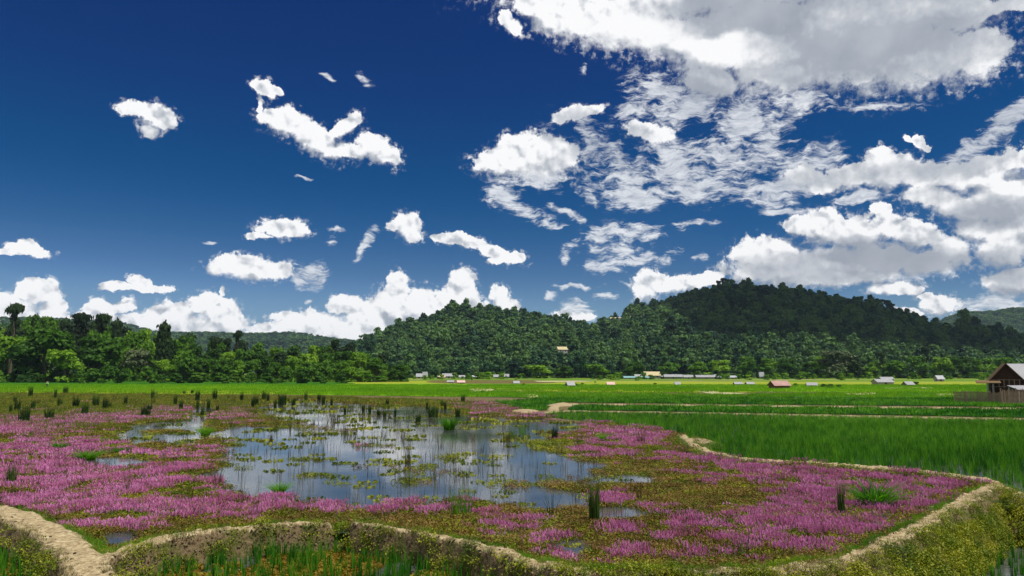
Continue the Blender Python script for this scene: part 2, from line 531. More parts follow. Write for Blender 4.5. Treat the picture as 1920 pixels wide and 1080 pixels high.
# vectorised value noise -------------------------------------------------
def _hash(ix, iy, seed):
    h = (ix.astype(np.int64) * 374761393 + iy.astype(np.int64) * 668265263 + seed * 974634777) & 0x7fffffff
    h = ((h ^ (h >> 13)) * 1274126177) & 0x7fffffff
    return ((h ^ (h >> 16)) & 0xffff) / 65535.0


def vnoise(x, y, seed=0):
    x = np.asarray(x, float); y = np.asarray(y, float)
    ix, iy = np.floor(x), np.floor(y)
    fx, fy = x - ix, y - iy
    fx = fx * fx * (3 - 2 * fx); fy = fy * fy * (3 - 2 * fy)
    ix, iy = ix.astype(np.int64), iy.astype(np.int64)
    a = _hash(ix, iy, seed); b = _hash(ix + 1, iy, seed); c = _hash(ix, iy + 1, seed); d = _hash(ix + 1, iy + 1, seed)
    return (a * (1 - fx) + b * fx) * (1 - fy) + (c * (1 - fx) + d * fx) * fy


def fbm(x, y, oct=4, seed=0, gain=0.5):
    s = 0; a = 1; t = 0
    for i in range(oct):
        s = s + a * vnoise(np.asarray(x) * 2 ** i + 17.3 * i, np.asarray(y) * 2 ** i - 9.1 * i, seed + i)
        t += a; a *= gain
    return s / t


def poly_dist(x, y, pts):
    """distance to a polyline"""
    d = np.full(np.shape(x), 1e9)
    for (ax, ay), (bx, by) in zip(pts[:-1], pts[1:]):
        vx, vy = bx - ax, by - ay
        L = vx * vx + vy * vy + 1e-12
        t = np.clip(((x - ax) * vx + (y - ay) * vy) / L, 0, 1)
        d = np.minimum(d, np.hypot(x - ax - t * vx, y - ay - t * vy))
    return d


def inside(x, y, pts):
    r = np.zeros(np.shape(x), bool)
    n = len(pts)
    for i in range(n):
        ax, ay = pts[i]; bx, by = pts[(i + 1) % n]
        if ay == by: continue
        c = ((ay > y) != (by > y)) & (x < (bx - ax) * (y - ay) / (by - ay) + ax)
        r ^= c
    return r


def smooth_line(pts, n=6):
    """Catmull-Rom through the points"""
    P = [np.array(p, float) for p in pts]
    P = [2 * P[0] - P[1]] + P + [2 * P[-1] - P[-2]]
    out = []
    for i in range(1, len(P) - 2):
        for k in range(n):
            t = k / n
            out.append(tuple(0.5 * ((2 * P[i]) + (-P[i - 1] + P[i + 1]) * t + (2 * P[i - 1] - 5 * P[i] + 4 * P[i + 1] - P[i + 2]) * t * t
                       + (-P[i - 1] + 3 * P[i] - 3 * P[i + 1] + P[i + 2]) * t ** 3)))
    out.append(tuple(P[-2]))
    return out


def world_line(px_pts, z, n=6):
    return smooth_line([tuple(float(c) for c in ground(a, b, z)) for a, b in px_pts], n)


# ================================================================ materials
def material(name):
    m = bpy.data.materials.new(name)
    m.use_nodes = True
    m.node_tree.nodes.clear()
    return m, G(m.node_tree)


def finish(g, color, rough=0.8, spec=0.2, normal=None, trans=None, transcol=None, metal=0.0, ior=None):
    p = g.n('ShaderNodeBsdfPrincipled')
    g.put(p.inputs['Base Color'], color)
    g.put(p.inputs['Roughness'], rough)
    g.put(p.inputs['Specular IOR Level'], spec)
    g.put(p.inputs['Metallic'], metal)
    if ior: g.put(p.inputs['IOR'], ior)
    if normal is not None: g.put(p.inputs['Normal'], normal)
    o = g.n('ShaderNodeOutputMaterial')
    if trans:
        t = g.n('ShaderNodeBsdfTranslucent')
        g.put(t.inputs['Color'], transcol if transcol is not None else color)
        mx = g.n('ShaderNodeMixShader')
        g.put(mx.inputs[0], trans)
        g.t.links.new(p.outputs[0], mx.inputs[1]); g.t.links.new(t.outputs[0], mx.inputs[2])
        g.t.links.new(mx.outputs[0], o.inputs[0])
    else:
        g.t.links.new(p.outputs[0], o.inputs[0])
    return p


def bump(g, h, strength=0.5, dist=0.05):
    b = g.n('ShaderNodeBump')
    g.put(b.inputs['Height'], h)
    b.inputs['Strength'].default_value = strength
    b.inputs['Distance'].default_value = dist
    return b.outputs[0]


def pos(g):
    return g.n('ShaderNodeNewGeometry').outputs['Position']


def rnd(g):
    return g.n('ShaderNodeObjectInfo').outputs['Random']


def leaf_material(name, c0, c1, c2, patch=0.02, trans=0.35, spread=0.55):
    """foliage: colour wanders from plant to plant, patch to patch and leaf to leaf"""
    m, g = material(name)
    P = pos(g)
    a = g.noise(P, patch, 3, 0.6)
    b = g.noise(P, 1.7, 2, 0.6)
    f = g.m('ADD', g.m('MULTIPLY', g.m('SUBTRACT', a, 0.5), 1.4), g.m('MULTIPLY', rnd(g), spread))
    f = g.m('ADD', f, g.m('MULTIPLY_ADD', b, 0.6, -0.05), clamp=True)
    col = g.cramp(f, [(0.12, c0), (0.5, c1), (0.95, c2)])
    tc = g.mix(1.0, col, (1.35, 1.5, 0.5, 1), 'MULTIPLY')
    finish(g, col, 0.62, 0.18, trans=trans, transcol=tc)
    return m


def flat_material(name, c, rough=0.8, spec=0.2, var=0.15, scale=3.0, metal=0.0, bumpy=0.0):
    m, g = material(name)
    nz = g.noise(pos(g), scale, 5, 0.6)
    k = g.m('MULTIPLY_ADD', nz, 2 * var, 1 - var)
    col = g.v('SCALE', tuple(c), s=k)
    finish(g, col, rough, spec, metal=metal, normal=bump(g, nz, 0.4, bumpy) if bumpy else None)
    return m


M = {}
M['bark'] = flat_material('bark', (0.11, 0.085, 0.06), 0.9, 0.1, 0.4, 2.0)
M['leaf_broad'] = leaf_material('broadleaf_foliage', (0.014, 0.050, 0.004), (0.07, 0.17, 0.009), (0.20, 0.34, 0.018), 0.03, 0.3)
M['leaf_dark'] = leaf_material('dark_foliage', (0.010, 0.026, 0.008), (0.018, 0.042, 0.010), (0.035, 0.07, 0.014), 0.03, 0.2)
M['leaf_pale'] = leaf_material('grey_olive_foliage', (0.05, 0.08, 0.03), (0.08, 0.11, 0.05), (0.11, 0.14, 0.06), 0.05, 0.2)
M['leaf_hill'] = leaf_material('hill_foliage', (0.010, 0.036, 0.019), (0.026, 0.080, 0.032), (0.10, 0.19, 0.05), 0.009, 0.2, 0.9)
M['leaf_bush'] = leaf_material('bush_foliage', (0.03, 0.09, 0.008), (0.06, 0.15, 0.012), (0.11, 0.21, 0.02), 0.08, 0.35)
M['reed'] = leaf_material('dark_reed_blade', (0.008, 0.025, 0.006), (0.02, 0.05, 0.008), (0.06, 0.11, 0.014), 0.5, 0.12)
M['reed_brown'] = leaf_material('dry_brown_reed_blade', (0.045, 0.04, 0.012), (0.08, 0.065, 0.02), (0.12, 0.11, 0.03), 0.5, 0.15)
M['tuft'] = leaf_material('fresh_green_grass_blade', (0.04, 0.15, 0.008), (0.10, 0.27, 0.010), (0.22, 0.42, 0.02), 0.5, 0.4)
M['rice'] = leaf_material('rice_blade', (0.010, 0.075, 0.003), (0.030, 0.15, 0.005), (0.14, 0.34, 0.02), 0.05, 0.35, 0.8)
M['rice_bright'] = leaf_material('bright_rice_blade', (0.09, 0.23, 0.003), (0.17, 0.34, 0.005), (0.26, 0.43, 0.01), 0.02, 0.35, 0.3)
M['dry'] = leaf_material('dry_grass_blade', (0.10, 0.08, 0.03), (0.20, 0.17, 0.07), (0.33, 0.29, 0.13), 0.8, 0.25)
M['bank_green'] = leaf_material('bank_grass_blade', (0.04, 0.10, 0.008), (0.13, 0.17, 0.014), (0.24, 0.25, 0.03), 0.5, 0.3)
M['mat_olive'] = leaf_material('olive_marsh_leaf', (0.04, 0.08, 0.004), (0.14, 0.17, 0.008), (0.28, 0.28, 0.018), 0.35, 0.25)
M['mat_red'] = leaf_material('reddish_marsh_stem', (0.05, 0.04, 0.008), (0.16, 0.09, 0.022), (0.26, 0.17, 0.05), 0.5, 0.2)
M['pink'] = None


def petal_material():
    m, g = material('pink_flower_spike')
    nz = g.noise(pos(g), 0.4, 3, 0.6)
    f = g.m('ADD', g.m('MULTIPLY', rnd(g), 0.5), g.m('MULTIPLY', nz, 0.6), clamp=True)
    col = g.cramp(f, [(0.1, (0.42, 0.13, 0.19)), (0.5, (0.63, 0.21, 0.41)), (0.9, (0.80, 0.36, 0.65))])
    finish(g, col, 0.7, 0.1, trans=0.35, transcol=col)
    return m


M['pink'] = petal_material()


def water_material():
    m, g = material('still_water')
    P = pos(g)
    a = g.noise(P, 3.0, 3, 0.6)
    b = g.noise(P, 14.0, 3, 0.6)
    h = g.m('ADD', g.m('MULTIPLY', a, 0.6), g.m('MULTIPLY', b, 0.4))
    gust = g.ramp(g.noise(P, 0.12, 2, 0.5), 0.35, 0.65, 0.25, 1.0)
    mud = g.noise(P, 0.5, 4, 0.6)
    col = g.cramp(mud, [(0.3, (0.040, 0.048, 0.048)), (0.7, (0.085, 0.088, 0.075))])
    bp = g.n('ShaderNodeBump'); g.put(bp.inputs['Height'], h); g.put(bp.inputs['Strength'], g.m('MULTIPLY', gust, 0.36)); bp.inputs['Distance'].default_value = 0.02
    finish(g, col, 0.03, 0.75, normal=bp.outputs[0], ior=1.333)
    return m


M['water'] = water_material()


def soil_material():
    """bare trodden earth on the crests, clods and moss on the faces, mud at the feet"""
    m, g = material('earth_bank_soil')
    P = pos(g)
    at = g.n('ShaderNodeAttribute', attribute_name='crest').outputs['Fac']
    n1 = g.noise(P, 1.6, 6, 0.65)
    n2 = g.noise(P, 9.0, 5, 0.6)
    n3 = g.noise(P, 45.0, 3, 0.6)
    vo = g.voro(P, 11.0, 2, 0.5)
    tan = g.cramp(n2, [(0.3, (0.16, 0.115, 0.06)), (0.5, (0.36, 0.28, 0.155)), (0.7, (0.54, 0.45, 0.27))])
    face = g.cramp(g.m('ADD', g.m('MULTIPLY', n2, 0.7), g.m('MULTIPLY', vo, 0.5)), [(0.40, (0.012, 0.008, 0.005)), (0.56, (0.06, 0.038, 0.020)), (0.8, (0.18, 0.13, 0.07))])
    moss = g.cramp(n3, [(0.3, (0.025, 0.04, 0.006)), (0.7, (0.11, 0.13, 0.02))])
    face = g.mix(g.ramp(n1, 0.45, 0.62, 0.0, 0.75), face, moss)
    edge = g.m('ADD', at, g.m('MULTIPLY_ADD', n2, 0.8, -0.4))
    col = g.mix(g.ramp(edge, 0.35, 0.6), face, tan)
    wet = g.n('ShaderNodeAttribute', attribute_name='wet').outputs['Fac']
    col = g.mix(wet, col, (0.03, 0.026, 0.014, 1))
    h = g.m('ADD', g.m('MULTIPLY', n2, 0.6), g.m('MULTIPLY', n3, 0.25))
    h = g.m('ADD', h, g.m('MULTIPLY', vo, -0.3))
    finish(g, col, 0.92, 0.1, normal=bump(g, h, 0.8, 0.06))
    return m


M['soil'] = soil_material()


def field_material(name, c0, c1, stretch=0.12, speck=0.5):
    m, g = material(name)
    P = pos(g)
    mp = g.n('ShaderNodeMapping'); g.put(mp.inputs['Vector'], P); mp.inputs['Scale'].default_value = (stretch, 0.5, 1)
    a = g.noise(mp.outputs[0], 0.35, 5, 0.65)
    b = g.noise(P, 2.5, 4, 0.7)
    f = g.m('ADD', g.m('MULTIPLY', a, 1 - speck), g.m('MULTIPLY', b, speck))
    col = g.cramp(f, [(0.32, c0), (0.68, c1)])
    finish(g, col, 0.85, 0.08, normal=bump(g, b, 0.7, 0.25))
    return m


def valley_material():
    """far valley floor: strips of green crop, paler grass and a little bare earth"""
    m, g = material('valley_floor')
    P = pos(g)
    mp = g.n('ShaderNodeMapping'); g.put(mp.inputs['Vector'], P); mp.inputs['Scale'].default_value = (0.010, 0.055, 1)
    wv = g.v('ADD', mp.outputs[0], g.v('SCALE', g.noise(P, 0.01, 3, 0.5, '3D', 1), s=0.5))
    cell = g.n('ShaderNodeTexVoronoi'); g.put(cell.inputs['Vector'], wv); cell.inputs['Scale'].default_value = 1.0
    sp = g.n('ShaderNodeSeparateColor'); g.put(sp.inputs[0], cell.outputs['Color'])
    crop = g.cramp(sp.outputs[0], [(0.0, (0.10, 0.17, 0.015)), (0.25, (0.07, 0.20, 0.006)), (0.5, (0.12, 0.25, 0.01)), (0.72, (0.16, 0.20, 0.03)), (0.88, (0.27, 0.25, 0.10))], 'CONSTANT')
    edge = g.n('ShaderNodeTexVoronoi', feature='DISTANCE_TO_EDGE'); g.put(edge.inputs['Vector'], wv); edge.inputs['Scale'].default_value = 1.0
    nz = g.noise(P, 0.6, 5, 0.7)
    e = g.m('MULTIPLY', g.ramp(edge.outputs['Distance'], 0.015, 0.05, 1.0, 0.0), g.ramp(g.noise(P, 0.03, 2), 0.45, 0.6))
    col = g.mix(e, crop, (0.34, 0.31, 0.16, 1))
    col = g.v('SCALE', col, s=g.m('MULTIPLY_ADD', nz, 0.8, 0.6))
    finish(g, col, 0.9, 0.05, normal=bump(g, nz, 0.6, 0.4))
    return m


M['valley'] = valley_material()
M['field_dark'] = field_material('dark_green_paddy', (0.006, 0.040, 0.003), (0.014, 0.075, 0.004))
M['field_mid'] = field_material('mid_green_paddy', (0.022, 0.105, 0.004), (0.045, 0.155, 0.005))
M['field_bright'] = field_material('bright_green_paddy', (0.12, 0.27, 0.003), (0.19, 0.36, 0.005))
M['field_yellow'] = field_material('yellow_green_paddy', (0.20, 0.26, 0.012), (0.30, 0.34, 0.03))
M['field_pale'] = field_material('pale_stubble_field', (0.30, 0.28, 0.13), (0.50, 0.46, 0.26))
M['field_brown'] = field_material('brown_weedy_field', (0.09, 0.09, 0.02), (0.17, 0.13, 0.05))
M['hillside'] = field_material('hill_undergrowth', (0.012, 0.032, 0.010), (0.03, 0.07, 0.016), 1.0)
M['redsoil'] = flat_material('ochre_cutting_earth', (0.50, 0.34, 0.17), 0.95, 0.05, 0.3, 0.3)


# ================================================================ instancing of uncountable plants
def scatter(name, pts, rotz, scl, templates, idx, label=None, cat=None, kind='stuff', tilt=None):
    me = bpy.data.meshes.new(name)
    n = len(pts)
    me.vertices.add(n); me.vertices.foreach_set('co', np.asarray(pts, np.float32).ravel())
    rot = np.zeros((n, 3), np.float32); rot[:, 2] = rotz
    if tilt is not None: rot[:, 0] = tilt
    a = me.attributes.new('rot', 'FLOAT_VECTOR', 'POINT'); a.data.foreach_set('vector', rot.ravel())
    s = np.asarray(scl, np.float32)
    if s.ndim == 1: s = np.repeat(s[:, None], 3, 1)
    a = me.attributes.new('scl', 'FLOAT_VECTOR', 'POINT'); a.data.foreach_set('vector', np.ascontiguousarray(s).ravel())
    a = me.attributes.new('pick', 'INT', 'POINT'); a.data.foreach_set('value', np.asarray(idx, np.int32))
    o = obj(name, me)
    tag(o, label, cat, None, kind)
    t = bpy.data.node_groups.new(name + '_scatter', 'GeometryNodeTree')
    t.interface.new_socket(name='Geometry', in_out='INPUT', socket_type='NodeSocketGeometry')
    t.interface.new_socket(name='Geometry', in_out='OUTPUT', socket_type='NodeSocketGeometry')
    N, L = t.nodes, t.links
    gi = N.new('NodeGroupInput'); go = N.new('NodeGroupOutput')
    ip = N.new('GeometryNodeInstanceOnPoints')
    jn = N.new('GeometryNodeJoinGeometry')
    for tm in templates:
        oi = N.new('GeometryNodeObjectInfo')
        oi.inputs['Object'].default_value = tm
        oi.inputs['As Instance'].default_value = True
        L.new(oi.outputs['Geometry'], jn.inputs[0])
    L.new(gi.outputs[0], ip.inputs['Points'])
    L.new(jn.outputs[0], ip.inputs['Instance'])
    ip.inputs['Pick Instance'].default_value = True

    def named(nm, tp):
        x = N.new('GeometryNodeInputNamedAttribute'); x.data_type = tp; x.inputs['Name'].default_value = nm
        return x.outputs[0]
    L.new(named('pick', 'INT'), ip.inputs['Instance Index'])
    e2r = N.new('FunctionNodeEulerToRotation')
    L.new(named('rot', 'FLOAT_VECTOR'), e2r.inputs[0])
    L.new(e2r.outputs[0], ip.inputs['Rotation'])
    L.new(named('scl', 'FLOAT_VECTOR'), ip.inputs['Scale'])
    L.new(ip.outputs[0], go.inputs[0])
    md = o.modifiers.new('scatter', 'NODES')
    md.node_group = t
    return o


# ================================================================ plant meshes
def quads(centers, normals, size, aspect=1.0, r=None):
    """one quad per centre facing its normal"""
    r = r or rng
    n = len(centers)
    N = normals / (np.linalg.norm(normals, axis=1, keepdims=True) + 1e-9)
    A = np.cross(N, r.normal(size=(n, 3))); A /= np.linalg.norm(A, axis=1, keepdims=True) + 1e-9
    B = np.cross(N, A)
    s = np.asarray(size).reshape(-1, 1) * 0.5
    A = A * s; B = B * s * aspect
    V = np.stack([centers - A - B, centers + A - B * .6, centers + A * .8 + B, centers - A * .7 + B * .9], 1).reshape(-1, 3)
    return V, np.arange(4 * n).reshape(n, 4)


def crown(lobes, n, leaf, seed, flat=0.75):
    """leaf clumps spread through and over a set of ellipsoid lobes (cx,cy,cz,rx,ry,rz)"""
    r = np.random.default_rng(seed)
    L = np.array(lobes, float)
    w = (L[:, 3] * L[:, 4] * L[:, 5]) ** (2 / 3)
    k = r.choice(len(L), n, p=w / w.sum())
    u = r.normal(size=(n, 3)); u /= np.linalg.norm(u, axis=1, keepdims=True)
    u[:, 2] = np.where(u[:, 2] < -0.35, -u[:, 2] * 0.8, u[:, 2])
    u /= np.linalg.norm(u, axis=1, keepdims=True)
    rad = 1.0 - 0.42 * r.random(n) ** 1.8
    # lumps on every lobe so that its outline is uneven
    lump = 0.86 + 0.22 * np.sin(u[:, 0] * 5 + k) * np.sin(u[:, 1] * 6 + 2 * k) + 0.12 * np.sin(u[:, 2] * 9 + k)
    c = L[k, :3] + u * L[k, 3:6] * (rad * lump)[:, None]
    nrm = u + r.normal(size=(n, 3)) * 0.55 + np.array([0, 0, 0.35])
    V, F = quads(c, nrm, leaf * (0.6 + 0.8 * r.random(n)), flat, r)
    return V, F


def broad_lobes(w, h, seed, n=9, base=0.18):
    r = np.random.default_rng(seed)
    out = [(0, 0, h * 0.55, w * 0.30, w * 0.30, h * 0.30)]
    for i in range(n):
        a = 2 * math.pi * i / n + r.uniform(-.4, .4)
        rad = w * r.uniform(0.16, 0.33)
        z = h * r.uniform(base + 0.12, 0.80)
        s = w * r.uniform(0.13, 0.22)
        out.append((rad * math.cos(a), rad * math.sin(a), z, s * 1.1, s * 1.1, s * 0.85))
    for i in range(3):
        a = r.uniform(0, 6.28)
        out.append((w * .12 * math.cos(a), w * .12 * math.sin(a), h * r.uniform(.76, .86), w * .17, w * .17, h * .13))
    return out


def tall_lobes(w, h, seed):
    """tall tree with tiers and an umbrella top"""
    r = np.random.default_rng(seed)
    out = []
    for i in range(7):
        a = r.uniform(0, 6.28)
        out.append((w * .18 * math.cos(a), w * .18 * math.sin(a), h * r.uniform(.82, .92), w * .26, w * .26, h * .06))
    out.append((0, 0, h * .86, w * .3, w * .3, h * .09))
    for i in range(13):
        a = r.uniform(0, 6.28); q = r.uniform(.06, .24)
        out.append((w * q * math.cos(a), w * q * math.sin(a), h * (.3 + .54 * i / 12), w * .2, w * .2, h * .06))
    return out


def trunk_mesh(name, h, r0, seed, spread=0.25):
    r = random.Random(seed)
    mb = MB()
    top = h * 0.78
    pts = [(0, 0, -0.6)] + [(r.uniform(-.03, .03) * h, r.uniform(-.03, .03) * h, top * t) for t in (.25, .5, .75, 1.0)]
    mb.tube(pts, [r0 * 1.3, r0, r0 * .8, r0 * .55, r0 * .2], 6)
    for i in range(5):
        t = r.uniform(.3, .8); a = r.uniform(0, 6.28); z = top * t
        b = Vector((0, 0, z)); e = b + Vector((math.cos(a) * h * spread, math.sin(a) * h * spread, h * .16))
        mb.tube([b, (b + e) / 2 + Vector((0, 0, -h * .02)), e], [r0 * .45, r0 * .3, r0 * .1], 5)
    return mb.mesh(name, M['bark'])


def blades(n, height, spread, width, seed, lean=0.35, segs=2, splay=0.0):
    """a tuft of tapering grass blades"""
    r = np.random.default_rng(seed)
    V, F = [], []
    for i in range(n):
        a = r.uniform(0, 6.28); q = spread * math.sqrt(r.random())
        bx, by = q * math.cos(a), q * math.sin(a)
        d = a + r.uniform(-1, 1)
        h = height * r.uniform(.55, 1.0)
        ln = lean * r.uniform(.2, 1) + splay * q / max(spread, 1e-6)
        wa = r.uniform(0, 3.14)
        wx, wy = math.cos(wa) * width / 2, math.sin(wa) * width / 2
        b = len(V)
        for s in range(segs + 1):
            t = s / segs
            off = ln * h * t * t
            cx, cy, cz = bx + math.cos(d) * off, by + math.sin(d) * off, h * (t - 0.28 * ln * t * t)
            k = 1 - t * 0.85
            V.append((cx - wx * k, cy - wy * k, cz)); V.append((cx + wx * k, cy + wy * k, cz))
        for s in range(segs):
            F.append((b + 2 * s, b + 2 * s + 1, b + 2 * s + 3, b + 2 * s + 2))
    return np.array(V), np.array(F)


def template(name, parts):
    """an unlinked object used as the pattern of a scattered plant; parts = [(V, F, material)]"""
    VV, FF, mi, mats, off = [], [], [], [], 0
    for V, F, m in parts:
        if m not in mats: mats.append(m)
        VV.append(V); FF.append(F + off); mi += [mats.index(m)] * len(F); off += len(V)
    me = make_mesh(name, np.concatenate(VV), np.concatenate(FF), mats, mi)
    return obj(name, me, link=False)


# ================================================================ layout lines (picture positions dropped onto the ground)
TOP = 0.28
B1 = world_line([(-420, 905), (-200, 925), (-60, 945), (20, 962), (75, 985), (118, 1012), (150, 1045), (185, 1095), (215, 1160)], TOP)
B2 = world_line([(165, 1062), (235, 1030), (330, 1003), (480, 985), (640, 978), (760, 992), (860, 1010), (930, 1030), (1000, 1053),
                 (1080, 1066), (1200, 1073), (1400, 1070), (1520, 1060), (1620, 1034), (1700, 998), (1780, 954), (1840, 921),
                 (1864, 907), (1835, 896), (1760, 886), (1680, 878), (1550, 868), (1420, 860), (1340, 848), (1298, 832), (1278, 815)], TOP)
n_low = 17 * 6 + 1            # B2 up to the corner at (1864, 907)
B3 = world_line([(1278, 815), (1200, 801), (1100, 790), (1040, 784), (1000, 776), (965, 768), (930, 758), (850, 751), (700, 746), (500, 742), (0, 737), (-500, 737)], 0.16)
B4 = world_line([(1000, 775), (1060, 770), (1160, 771), (1300, 773), (1450, 776), (1700, 781), (1920, 785), (2300, 792)], 0.2)
B5 = world_line([(1040, 770), (1038, 762), (1055, 755), (1085, 757), (1300, 759), (1500, 761), (1700, 763), (2000, 766)], 0.2)
B6 = world_line([(1864, 907), (1900, 921), (1940, 936), (2050, 952), (2300, 972), (2700, 988)], 0.2)
KNOB = [tuple(map(float, ground(1308, 826, .28)))]
JOIN = B2[0]

b1_up = [p for p in B1 if p[1] > JOIN[1] - 0.05]
pond_poly = b1_up + B2 + B3
pond_poly = [p for p in pond_poly]
low_poly = [(-60.0, 2.0), (-60.0, b1_up[0][1])] + b1_up + B2[:n_low] + B6 + [(60.0, B6[-1][1]), (60.0, 2.0)]
paddy_poly = B4 + [(120.0, 40.0), (60.0, B6[-1][1] + .0)] + B6[::-1] + B2[n_low:] + [p for p in B3 if p[1] < B4[0][1] + 0.01][:]


def terrain(x, y, detail=True):
    """height of the ground near the ponds, plus crest and wetness weights"""
    low = inside(x, y, low_poly)
    pad = inside(x, y, paddy_poly)
    pond = inside(x, y, pond_poly)
    z = np.where(pad, -0.07, np.where(pond, -0.16, -0.01))
    far = np.clip((y - 120) / 30, 0, 1)
    lowz = -0.45 - 0.6 * np.clip((x - 0.2) / 2.2, 0, 1)
    fw = 0.22 + 0.9 * np.clip((x - 0.3) / 2.0, 0, 1) - 0.28 * np.clip((x - 7) / 4.0, 0, 1)
    hw = 0.13 + 0.10 * np.clip((x + 10) / 20, 0, 1)
    wob = (fbm(x * 1.1, y * 1.1, 3, 5) - .5) * 0.28
    crest = np.zeros_like(x)
    d1 = poly_dist(x, y, B1) + wob
    d2 = poly_dist(x, y, B2) + wob
    lump = (fbm(x * 2.3, y * 2.3, 4, 9) - .5)
    clod = (fbm(x * 7, y * 7, 3, 21) - .5)

    def bund(z, d, top, hwid, slope, lowslope):
        s = np.where(low, lowslope, slope)
        zz = top - np.maximum(0, d - hwid) * s
        zz = zz - np.where(d < hwid, 0, 0)
        return np.maximum(z, zz)
    z = np.where(low, lowz, z)
    lowslope = (TOP - lowz) / fw
    z = bund(z, d2, TOP, hw, 0.75, lowslope)
    z = bund(z, d1, TOP, 0.36, 0.75, 2.2)
    crest = np.maximum(crest, np.clip(1.5 - d2 / hw, 0, 1) * np.clip(1.35 - np.clip((x - .3) / 1.5, 0, 1) * np.clip((4.5 - x) / 2, 0, 1), 0, 1))
    crest = np.maximum(crest, np.clip(1.7 - d1 / 0.36, 0, 1))
    d3 = poly_dist(x, y, B3); d4 = poly_dist(x, y, B4); d5 = poly_dist(x, y, B5); d6 = poly_dist(x, y, B6)
    z = np.maximum(z, 0.14 - np.maximum(0, d3 - .25) * .5)
    z = np.maximum(z, 0.22 - np.maximum(0, d4 - .22) * .5)
    z = np.maximum(z, 0.22 - np.maximum(0, d5 - .3) * .5)
    z = np.maximum(z, np.where(low, 0.2 - np.maximum(0, d6 - .2) * 0.8, 0.2 - np.maximum(0, d6 - .2) * .7))
    crest = np.maximum(crest, np.clip(1.5 - d4 / .42, 0, 1)); crest = np.maximum(crest, np.clip(1.5 - d5 / .55, 0, 1))
    crest = np.maximum(crest, np.clip(1.3 - d6 / .3, 0, .7))
    kd = np.hypot((x - KNOB[0][0]) / 1.25, (y - KNOB[0][1]) / 1.9)
    z = np.where(kd < 1.15, np.maximum(z, 0.42 * np.clip(1.15 - kd, 0, 1) ** .7), z)
    crest = np.maximum(crest, np.clip(1.2 - kd * 1.3, 0, .5))
    k2 = ground(985, 770, .2); kd = np.hypot((x - k2[0]) / 1.8, (y - k2[1]) / 5.0)
    z = np.where(kd < 1.1, np.maximum(z, 0.34 * np.clip(1.1 - kd, 0, 1) ** .7), z); crest = np.maximum(crest, np.clip(1.3 - kd * 1.2, 0, .6))
    k3 = ground(1050, 758, .2); kd = np.hypot((x - k3[0]) / 1.6, (y - k3[1]) / 3.0)
    z = np.where(kd < 1.1, np.maximum(z, 0.34 * np.clip(1.1 - kd, 0, 1) ** .7), z); crest = np.maximum(crest, np.clip(1.6 - kd * 1.2, 0, 1))
    # a gap broken through the bund
    gx, gy = ground(640, 978, TOP)
    gap = np.exp(-((x - gx) / 0.24) ** 4) * np.exp(-((y - gy + .25) / 0.42) ** 4)
    z = z - gap * 0.62
    crest = crest * (1 - gap)
    near = np.clip((60 - y) / 25, 0, 1)
    base = np.where(low, lowz, np.where(pond | pad, -0.16, -.05))
    rise = np.clip((z - base) * 4, 0, 1)
    z = z + rise * near * (lump * 0.13 * np.clip(1.2 - crest * .8, 0, 1) + clod * np.where(low, .22, 0.12) * np.clip(1.3 - crest, 0, 1)) + lump * 0.02
    wet = np.clip(np.where(low, (lowz + 0.10 - z) * 6, np.where((z < 0.03) & (pond | pad), 1.0, 0)), 0, 1)
    crest = crest * np.where(low & (y < 30), np.clip((z - .10) / .12, 0, 1), 1)
    return z, crest, wet


def build_ground():
    # fine sheet of the near land, denser towards the camera
    ys = [9.0]
    while ys[-1] < 150:
        yy = ys[-1]
        ys.append(yy + max(0.055, (yy / 20) ** 2 * 0.075))
    ys = np.array(ys)
    ts = np.linspace(-0.95, 0.95, 760)
    Y, T = np.meshgrid(ys, ts, indexing='ij')
    X = Y * T + 0.0
    Z, crest, wet = terrain(X, Y)
    V = np.stack([X, Y, Z], -1).reshape(-1, 3)
    nr, nc = X.shape
    i = np.arange(nr - 1)[:, None] * nc + np.arange(nc - 1)[None]
    F = np.stack([i, i + 1, i + nc + 1, i + nc], -1).reshape(-1, 4)
    me = make_mesh('ground', V, F, [M['soil']], smooth=True)
    for nm, a in (('crest', crest), ('wet', wet)):
        at = me.attributes.new(nm, 'FLOAT', 'POINT'); at.data.foreach_set('value', a.ravel().astype(np.float32))
    o = obj('ground', me); tag(o, kind='structure')
    # the wide plain beneath and beyond
    s = 14000
    xs = [-s, s]
    plain = MB().poly([(-s, -200, -1.35), (s, -200, -1.35), (s, 60, -1.35), (-s, 60, -1.35)])
    tag(plain.build('plain', M['field_brown']), kind='structure')
    # valley floor starts beyond the near sheet and runs to the far horizon
    rows = np.array([60, 100, 140, 150, 200, 300, 450, 700, 1200, 3000, 9000, 14000.])
    V, F = [], []
    zz = [-1.35, -.6, -.22, -.03, 0, 0, 0, 0, 0, 0, 0, 0]
    nc = 9
    for r_, z_ in zip(rows, zz):
        for c in np.linspace(-1.6, 1.6, nc): V.append((c * max(r_, 400), r_, z_))
    for a in range(len(rows) - 1):
        for b in range(nc - 1):
            q = a * nc + b; F.append((q, q + 1, q + nc + 1, q + nc))
    tag(obj('valley_floor', make_mesh('valley_floor', V, F, [M['valley']])), kind='structure')


def sheet(name, pts, z, mat, kind='structure'):
    bm = bmesh.new()
    vs = [bm.verts.new((p[0], p[1], z)) for p in pts]
    f = bm.faces.new(vs)
    if f.normal.z < 0 or f.calc_area() < 0: pass
    bm.normal_update()
    if f.normal.z < 0: f.normal_flip()
    bmesh.ops.triangulate(bm, faces=bm.faces[:])
    me = bpy.data.meshes.new(name); bm.to_mesh(me); bm.free()
    me.materials.append(mat)
    o = obj(name, me); tag(o, kind=kind)
    return o


def px_poly(pts, z=0.0):
    return [tuple(map(float, ground(a, b, z))) for a, b in pts]


